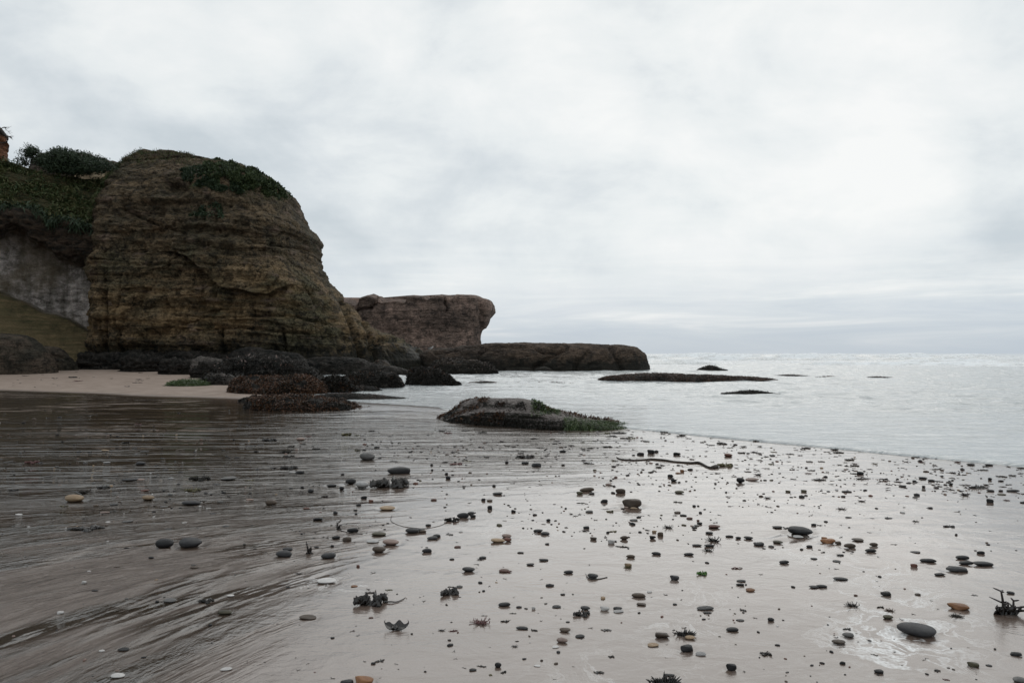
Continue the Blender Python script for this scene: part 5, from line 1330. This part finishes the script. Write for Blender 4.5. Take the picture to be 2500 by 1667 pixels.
# ------------------------------------------------------------------ seaweed scraps
def ribbon(A, pts, wid, rg, twist=1.0, seg=6):
    pts = np.asarray(pts, float); n = len(pts)
    t = np.linspace(0, n - 1, (n - 1) * seg + 1); P = np.stack([np.interp(t, range(n), pts[:, i]) for i in range(3)], -1)
    kk = np.ones(5) / 5
    for i in range(3): P[:, i] = np.convolve(np.pad(P[:, i], 2, 'edge'), kk, 'valid')
    T_ = np.gradient(P, axis=0); T_ /= np.maximum(np.linalg.norm(T_, axis=1, keepdims=True), 1e-9)
    a = np.linspace(0, twist, len(P)) + rg.uniform(0, 6)
    ref = np.stack([np.cos(a), np.sin(a), 0.5 * np.ones_like(a)], -1); S = np.cross(T_, ref); S /= np.maximum(np.linalg.norm(S, axis=1, keepdims=True), 1e-9)
    W_ = np.interp(np.linspace(0, 1, len(P)), np.linspace(0, 1, len(wid)), wid) * (1 + 0.25 * np.sin(np.linspace(0, 30, len(P)) + rg.uniform(0, 6)))
    Nn = np.cross(T_, S); th_ = 0.08
    q = np.stack([P - S * W_[:, None], P + Nn * W_[:, None] * th_ * 3, P + S * W_[:, None], P - Nn * W_[:, None] * th_], 1)
    A.add(q.reshape(-1, 3), grid_faces(len(P), 4, True))


def weed_mesh(kind, seed, mat):
    """unit-wide scrap lying on z=0"""
    rg = np.random.default_rng(seed); A = Acc()
    if kind in ('leafy', 'spiky', 'branch'):     # limp mat under the blades
        a_, r_ = np.meshgrid(np.linspace(0, 2 * math.pi, 28, endpoint=False), np.linspace(0.02, 1, 7), indexing='ij')
        R0 = 0.30 + 0.16 * perlin(V3(np.cos(a_) * 1.7, np.sin(a_) * 1.7, seed * 1.3)); xm = np.cos(a_) * r_ * R0; ym = np.sin(a_) * r_ * R0 * 0.75
        zm = (1 - r_ ** 2) * (0.07 + 0.06 * perlin(V3(xm * 9, ym * 9, seed * 0.7))) * (1.2 if kind == 'leafy' else 0.7)
        A.add(V3(xm, ym, zm).transpose(1, 0, 2).reshape(-1, 3), grid_faces(7, 28, True))
    if kind == 'leafy':
        for k in range(20):
            a = rg.uniform(0, 6.28); r0 = rg.uniform(0, 0.30); p = np.array([math.cos(a) * r0 * 1.4, math.sin(a) * r0, 0.02])
            b = a + rg.normal() * 0.8; L = rg.uniform(0.2, 0.42)
            pts = [p + np.array([math.cos(b) * L * t_, math.sin(b) * L * 0.8 * t_, math.sin(t_ * 3.0) * rg.uniform(0.03, 0.16) + 0.02 * rg.random()]) for t_ in (0, 0.33, 0.66, 1)]
            ribbon(A, pts, [0.04, 0.11, 0.12, 0.03], rg, rg.uniform(0, 1.5))
    elif kind == 'branch':
        for k in range(16):
            a = rg.uniform(0, 6.28); L = rg.uniform(0.25, 0.5); e = np.array([math.cos(a), 0.7 * math.sin(a), rg.uniform(0.0, 0.6)])
            pts = [e * L * t_ + rg.normal(size=3) * 0.03 * t_ for t_ in (0, 0.3, 0.6, 1)]; pts = [np.maximum(q, [-9, -9, 0.01]) for q in pts]
            A.add(*tube_path(pts, [0.035, 0.03, 0.026, 0.015], 5, 3))
            for j in range(6):
                q = pts[rg.integers(1, 4)]; f = e + rg.normal(size=3) * 0.8; f[2] = abs(f[2]); f /= np.linalg.norm(f)
                A.add(*tube_path([q, q + f * 0.09, q + f * 0.16 + [0, 0, 0.02]], [0.016, 0.014, 0.008], 4, 2))
    elif kind == 'spiky':
        for k in range(44):
            x = rg.uniform(-0.46, 0.46); y = rg.uniform(-0.16, 0.16); h = rg.uniform(0.1, 0.3) * (1 - abs(x)); lean = rg.normal() * 0.08 + x * 0.3
            A.add(*tube_path([[x, y, 0], [x + lean * .4, y, h * .6], [x + lean, y + rg.normal() * .03, h]], [0.04, 0.028, 0.006], 4, 2))
        for k in range(8):
            x = rg.uniform(-0.4, 0.4); ribbon(A, [[x, -0.1, 0.02], [x + .1, 0, 0.08], [x + .2, .1, .02]], [0.05, 0.08, 0.03], rg)
    elif kind == 'horn':      # curled kelp blade with turned-up ends
        n, m = 40, 14; u = np.linspace(-1, 1, n)[:, None]; v = np.linspace(-1, 1, m)[None]
        wv = 0.20 * (1 - np.abs(u) ** 5) * (1 + 0.25 * np.sin(u * 7)) + 0.02
        x = u * 0.48 + 0 * v; z = 0.02 + 0.36 * np.abs(u) ** 4 + 0.16 * np.exp(-((u - 0.12) / 0.3) ** 2) * (v > -2) * (0.5 + 0.5 * v) + 0.10 * np.abs(v) * wv * 5 * 0.5
        y = v * wv * 0.6 + 0.05 * u ** 2; z = z * 0.8 + (0.5 + 0.5 * v) * wv * 0.9; P = np.stack([x, y, z], -1); Pb = P.copy(); Pb[..., 2] -= 0.02
        A.add(P.reshape(-1, 3), grid_faces(n, m)); A.add(Pb.reshape(-1, 3), grid_faces(n, m)[:, ::-1])
        for sx_ in (-1, 1):
            A.add(*tube_path([[0.44 * sx_, 0.02, 0.32], [0.47 * sx_, 0, 0.42], [0.43 * sx_, 0, 0.52]], [0.03, 0.018, 0.005], 5, 4))
        for k in range(4): ribbon(A, [[rg.uniform(-.3, .3), -.15, .05], [rg.uniform(-.3, .3), 0, .16], [rg.uniform(-.3, .3), .12, .05]], [.05, .12, .04], rg)
    elif kind == 'upright':
        ribbon(A, [[-0.2, 0, 0.0], [-0.15, 0, 0.5], [-0.28, 0, 0.9], [-0.3, 0, 1.15]], [0.12, 0.16, 0.06, 0.02], rg, 1.2)
        ribbon(A, [[-0.1, 0, 0.0], [0.1, 0, 0.4], [0.2, 0, 0.7]], [0.15, 0.2, 0.03], rg, 1.2); ribbon(A, [[-.4, .1, .02], [0, 0, .15], [.45, 0, .05]], [.06, .14, .04], rg, 1)
    elif kind == 'tree':       # stiff upright branching piece
        ribbon(A, [[-.5, 0, .03], [-.2, .1, .15], [.2, 0, .12], [.45, .05, .03]], [.08, .2, .2, .05], rg, 0.6)
        for (x0, x1, h) in ((-.15, -.2, .75), (-.05, .05, .35), (.15, .25, .45), (.3, .5, .25), (.1, .45, .12), (-.2, -.4, .2)):
            mid_ = [(x0 + x1) / 2 + .04, 0, h * .5]; A.add(*tube_path([[x0, 0, 0], mid_, [x1, 0, h]], [0.05, 0.045, 0.03], 6, 4))
            for j in range(3):
                f = rg.normal(size=3) * .1; f[2] = abs(f[2]); A.add(*tube_path([np.array(mid_) + f * .2, np.array(mid_) + f, np.array(mid_) + f * 1.7], [0.035, 0.03, 0.012], 5, 2))
                e = np.array([x1, 0, h]); A.add(*tube_path([e, e + f * 0.6 * [1, 1, 1], e + f], [0.03, 0.03, 0.012], 5, 2))
    elif kind == 'flat':
        for k in range(3):
            x = rg.uniform(-.3, .1); ribbon(A, [[x, rg.uniform(-.1, .1), .02], [x + .2, rg.uniform(-.1, .1), .06 + .05 * rg.random()], [x + .4, rg.uniform(-.1, .1), .02]], [0.03, 0.07, 0.02], rg, 0.8)
    me = A.mesh('seaweed', mat); return me


WEED = {}
MW = {'k': ('black', M_KELP), 'r': ('red', M_REDWEED), 'l': ('olive', M_OLIVEWEED), 'b': ('dark brown', M_BLACKWEED), 'g': ('green', M_LETTUCE), 'o': ('rust-coloured', M_RUST)}


def weed(x, y, w_, kind, ck, label=None, h=1.0, rot=None, var=0, group=None, name='seaweed', rs=rs):
    key = (kind, ck, var)
    if key not in WEED: WEED[key] = weed_mesh(kind, var * 7 + 3, MW[ck][1])
    b = hit(x, y); W = w_ / F * b[1]
    o = bpy.data.objects.new(name, WEED[key]); COL.objects.link(o); o.location = b + [0, 0, -0.003 * W]
    o.scale = (W, W, W * h); o.rotation_euler = (0, 0, rs.uniform(-.5, .5) if rot is None else rot)
    words = {'leafy': 'crumpled leafy', 'branch': 'branching', 'spiky': 'spiky', 'horn': 'horned', 'upright': 'upright', 'tree': 'upright branching', 'flat': 'flat'}[kind]
    tag(o, label or describe(x, y, 'small' if w_ > 12 else 'tiny', f'{MW[ck][0]} {words}', 'weed scrap'), 'seaweed', group or 'seaweed scraps on the wet beach')
    return o


NAMED = {}
for a in ((968, 1536, 62, 'horn', 'k', 'black curled kelp blade with two turned-up horn tips', 0.75, 0), (905, 1474, 62, 'leafy', 'k', 'black ruffled kelp clump trailing a thin tail', 1.5, 0.2), (1098, 1450, 42, 'leafy', 'k', 'crumpled black leafy weed beyond the horned kelp blade', 1.3, 0.6),
          (1178, 1520, 52, 'branch', 'r', 'red feathery weed lying flat on the sand', 0.7, 0), (2458, 1500, 66, 'tree', 'k', 'black stiff branching weed standing upright near the flat orange block', 1.15, 0), (1672, 1550, 46, 'spiky', 'k', 'black spiky weed behind the tan oval stone', 1.3, 0),
          (1622, 1668, 68, 'spiky', 'k', 'black spiky weed cut by the lower photo edge', 1.4, 0.1), (755, 1352, 24, 'upright', 'k', 'small black upright weed with a hooked tip between two dark cobbles', 1.15, 0), (952, 1188, 74, 'leafy', 'k', 'folded glossy black kelp clump with a red-brown edge', 1.1, 0.3),
          (1714, 1402, 21, 'leafy', 'g', 'bright green scrap of sea lettuce', 1.4, 0), (2082, 1478, 36, 'branch', 'k', 'small forked black weed scrap on bare sand', 0.9, 0), (1744, 1320, 38, 'branch', 'b', 'bushy brown weed tuft among flat black pebbles', 1.0, 0), (1731, 1344, 28, 'branch', 'k', 'black branching scrap under the long flat pebble', 0.8, 0),
          (1633, 1288, 26, 'branch', 'k', 'grey-black weed tuft near the dark red flat stone', 1.0, 0), (1420, 1502, 32, 'leafy', 'k', 'root-like dark weed stuck to a grey stone', 1.2, 0), (2173, 1490, 26, 'branch', 'o', 'rust-coloured weed sprig by the foam pool', 0.7, 0), (827, 1292, 16, 'upright', 'k', 'upright dark blade at the end of a thin stem', 1.1, 0),
          (1103, 1272, 27, 'leafy', 'b', 'dark leaf scrap at the end of the curved stem', 1.2, 0), (207, 1203, 34, 'branch', 'b', 'brown twiggy weed beside the tan strapped cobble', 1.0, 0), (470, 1199, 27, 'leafy', 'l', 'yellow-green weed knot on the rippled sand', 1.0, 0), (486, 1172, 36, 'leafy', 'b', 'dark leafy clump on the rippled sand', 1.0, 0),
          (252, 1192, 22, 'leafy', 'k', 'small black clump behind the brown twiggy weed', 1.1, 0), (207, 1293, 60, 'leafy', 'k', 'low black weed smear on the rippled sand', 0.5, 0), (503, 1470, 26, 'leafy', 'k', 'black weed knot on the ribbed sand', 1.2, 0), (705, 1145, 30, 'leafy', 'k', 'black leafy strip behind a white pebble', 1.0, 0),
          (657, 1077, 25, 'leafy', 'k', 'black tuft on the streaky wet sand near a pink stone', 1.1, 0), (701, 1104, 34, 'branch', 'b', 'pale tangled weed on the streaky wet sand', 0.8, 0), (1283, 1117, 34, 'leafy', 'k', 'black leafy strip in front of the stranded rock', 0.8, 0), (1771, 1138, 32, 'leafy', 'l', 'yellow-green weed past the thick end of the kelp stem', 0.9, 0),
          (2385, 1191, 46, 'spiky', 'k', 'long black spiky weed near the swash line', 0.7, 0), (2356, 1209, 22, 'branch', 'k', 'black twiggy scrap near long stones by the water', 1.2, 0), (2000, 1172, 28, 'spiky', 'k', 'black toothed weed strip in the shoreline scatter', 0.7, 0), (2103, 1169, 28, 'spiky', 'k', 'fringed weed strip right in front of the shoreline black stone', 0.6, 0),
          (2155, 1172, 34, 'flat', 'k', 'slanting flat weed strip in the shoreline scatter', 1.2, -0.5), (1875, 1216, 18, 'branch', 'k', 'black twig knot on the glossy sand', 0.9, 0), (1534, 1385, 20, 'branch', 'l', 'tan weed sprig on a tan stone', 1.0, 0), (1796, 1387, 46, 'flat', 'r', 'reddish flat weed strip beyond the sea lettuce', 0.6, 0),
          (77, 1130, 24, 'leafy', 'r', 'pink-red weed scrap on the rippled sand', 0.8, 0), (32, 1198, 18, 'leafy', 'k', 'black scrap near the photo edge on rippled sand', 0.9, 0), (1240, 1396, 14, 'leafy', 'r', 'red scrap beside the red flat pebble', 0.9, 0), (284, 1384, 24, 'flat', 'o', 'faint orange weed film on the ribbed sand', 0.4, 0)):
    x, y, w_, kd, ck, lb, h, rt = a
    NAMED[x] = weed(x, y, w_, kd, ck, lb, h, rt, group='seaweed pieces on the beach')

# random scraps
def wdens(x, y):
    if x < 600: return 0.25 if 905 < y < 950 and x < 480 else (0.035 if 1000 < y < 1300 else 0)
    if y < 1030: return 0
    if x > 1300:
        shore = 1048 + (x - 1560) * 0.088
        if y < shore: return 0
        return 1.0 if y < shore + 95 else (0.15 if y < 1300 else 0.04)
    return 0.5 if 1050 < y < 1130 else 0.08
cand = []
while len(cand) < 900:
    x, y = rs.uniform(-30, 2530), rs.uniform(905, 1660)
    if rs.random() < wdens(x, y): cand.append((x, y, max(5, rs.lognormvariate(math.log(11), 0.4))))
cand.sort(key=lambda q: -q[2])
rsw = random.Random(5)
for (x, y, w_) in cand[:235]:
    kd = rsw.choices(['leafy', 'branch', 'flat', 'spiky'], [3, 3, 3, 1.5])[0]; ck = rsw.choices('kbrl', [7, 4, 1, 1])[0]
    weed(x, y, w_, kd, ck, None, rsw.uniform(0.3, 0.7), None, rsw.randrange(3), rs=rsw)
A = Acc(); rg = np.random.default_rng(77)
for (x, y, w_) in cand[235:]:
    b = hit(x, y); W = w_ / F * b[1] * 0.6
    for k in range(3):
        a = rg.uniform(0, 6.28); e = np.array([math.cos(a), math.sin(a), rg.uniform(0.0, 0.35)])
        A.add(*tube_path([b, b + e * W * 0.5, b + e * W * [1, 1, 0.8]], [W * 0.10, W * 0.09, W * 0.03], 4, 2))
tag(link('weed_crumbs', A.mesh('weed_crumbs', M_KELP)), 'uncountable dark weed crumbs strewn along the swash line', 'seaweed crumbs', kind='stuff')


def stem(pts, w0, w1, mat, name, label, cat='seaweed', lift=0.3, parent=None):
    P = np.array([hit(x, y) for x, y in pts]); D = P[:, 1].mean(); r_ = np.linspace(w0, w1, len(P)) / F * D / 2
    P[:, 2] += r_ * lift + 0.2 * r_ * np.sin(np.arange(len(P)) * 2.1)
    A = Acc(); A.add(*tube_path(P, r_, 8, 8)); loc = P[0]
    if parent is not None:
        o = link(name, A.mesh(name, mat, loc), parent); o.matrix_parent_inverse = Matrix.LocRotScale(parent.location, parent.rotation_euler, parent.scale).inverted(); o.location = loc; return o
    return tag(link(name, A.mesh(name, mat, loc), None, loc), label, cat)


kst = stem([(1506, 1117), (1516, 1122), (1550, 1124), (1590, 1122), (1620, 1124), (1648, 1128), (1686, 1131), (1707, 1131), (1728, 1141), (1740, 1143), (1752, 1142)], 3, 6, M_WOOD, 'kelp_stalk', 'long black bent kelp stem with a knobbed end near the water', lift=0.7)
stem([(1738, 1142), (1746, 1141), (1753, 1141)], 6, 9, M_WOOD, 'knob', None, lift=0.7, parent=kst)
stem([(832, 1270), (822, 1282), (827, 1292), (850, 1300), (885, 1304)], 4, 1.5, M_WOOD, 'seaweed_strand', 'thin hooked stem beside the long black pebble')
stem([(957, 1258), (955, 1272), (975, 1282), (997, 1287), (1039, 1290), (1070, 1284), (1085, 1278), (1095, 1267)], 1.6, 1.6, M_WOOD, 'seaweed_strand', 'thin curved stem looping behind the grey-brown cobble')
stem([(665, 1222), (665, 1234), (684, 1240), (702, 1243), (711, 1249), (700, 1256), (691, 1262)], 2.2, 1.6, M_WOOD, 'seaweed_strand', 'thin wiry stem around the brown cobble on the streaky sand')
stem([(938, 1471), (955, 1471), (968, 1470), (982, 1464), (990, 1458)], 4.5, 1.2, M_KELP, 'tail', None, lift=1.4, parent=NAMED[905])
stem([(1430, 1400), (1436, 1410), (1450, 1413), (1468, 1412), (1482, 1409)], 2, 3, M_KELP, 'seaweed_strand', 'dark stem curled under the stone behind the sea lettuce')
stem([(155, 1206), (177, 1207), (200, 1216)], 2, 2, M_KELP, 'seaweed_strand', 'dark weed strap lying across the tan cobble', 'seaweed', lift=9)
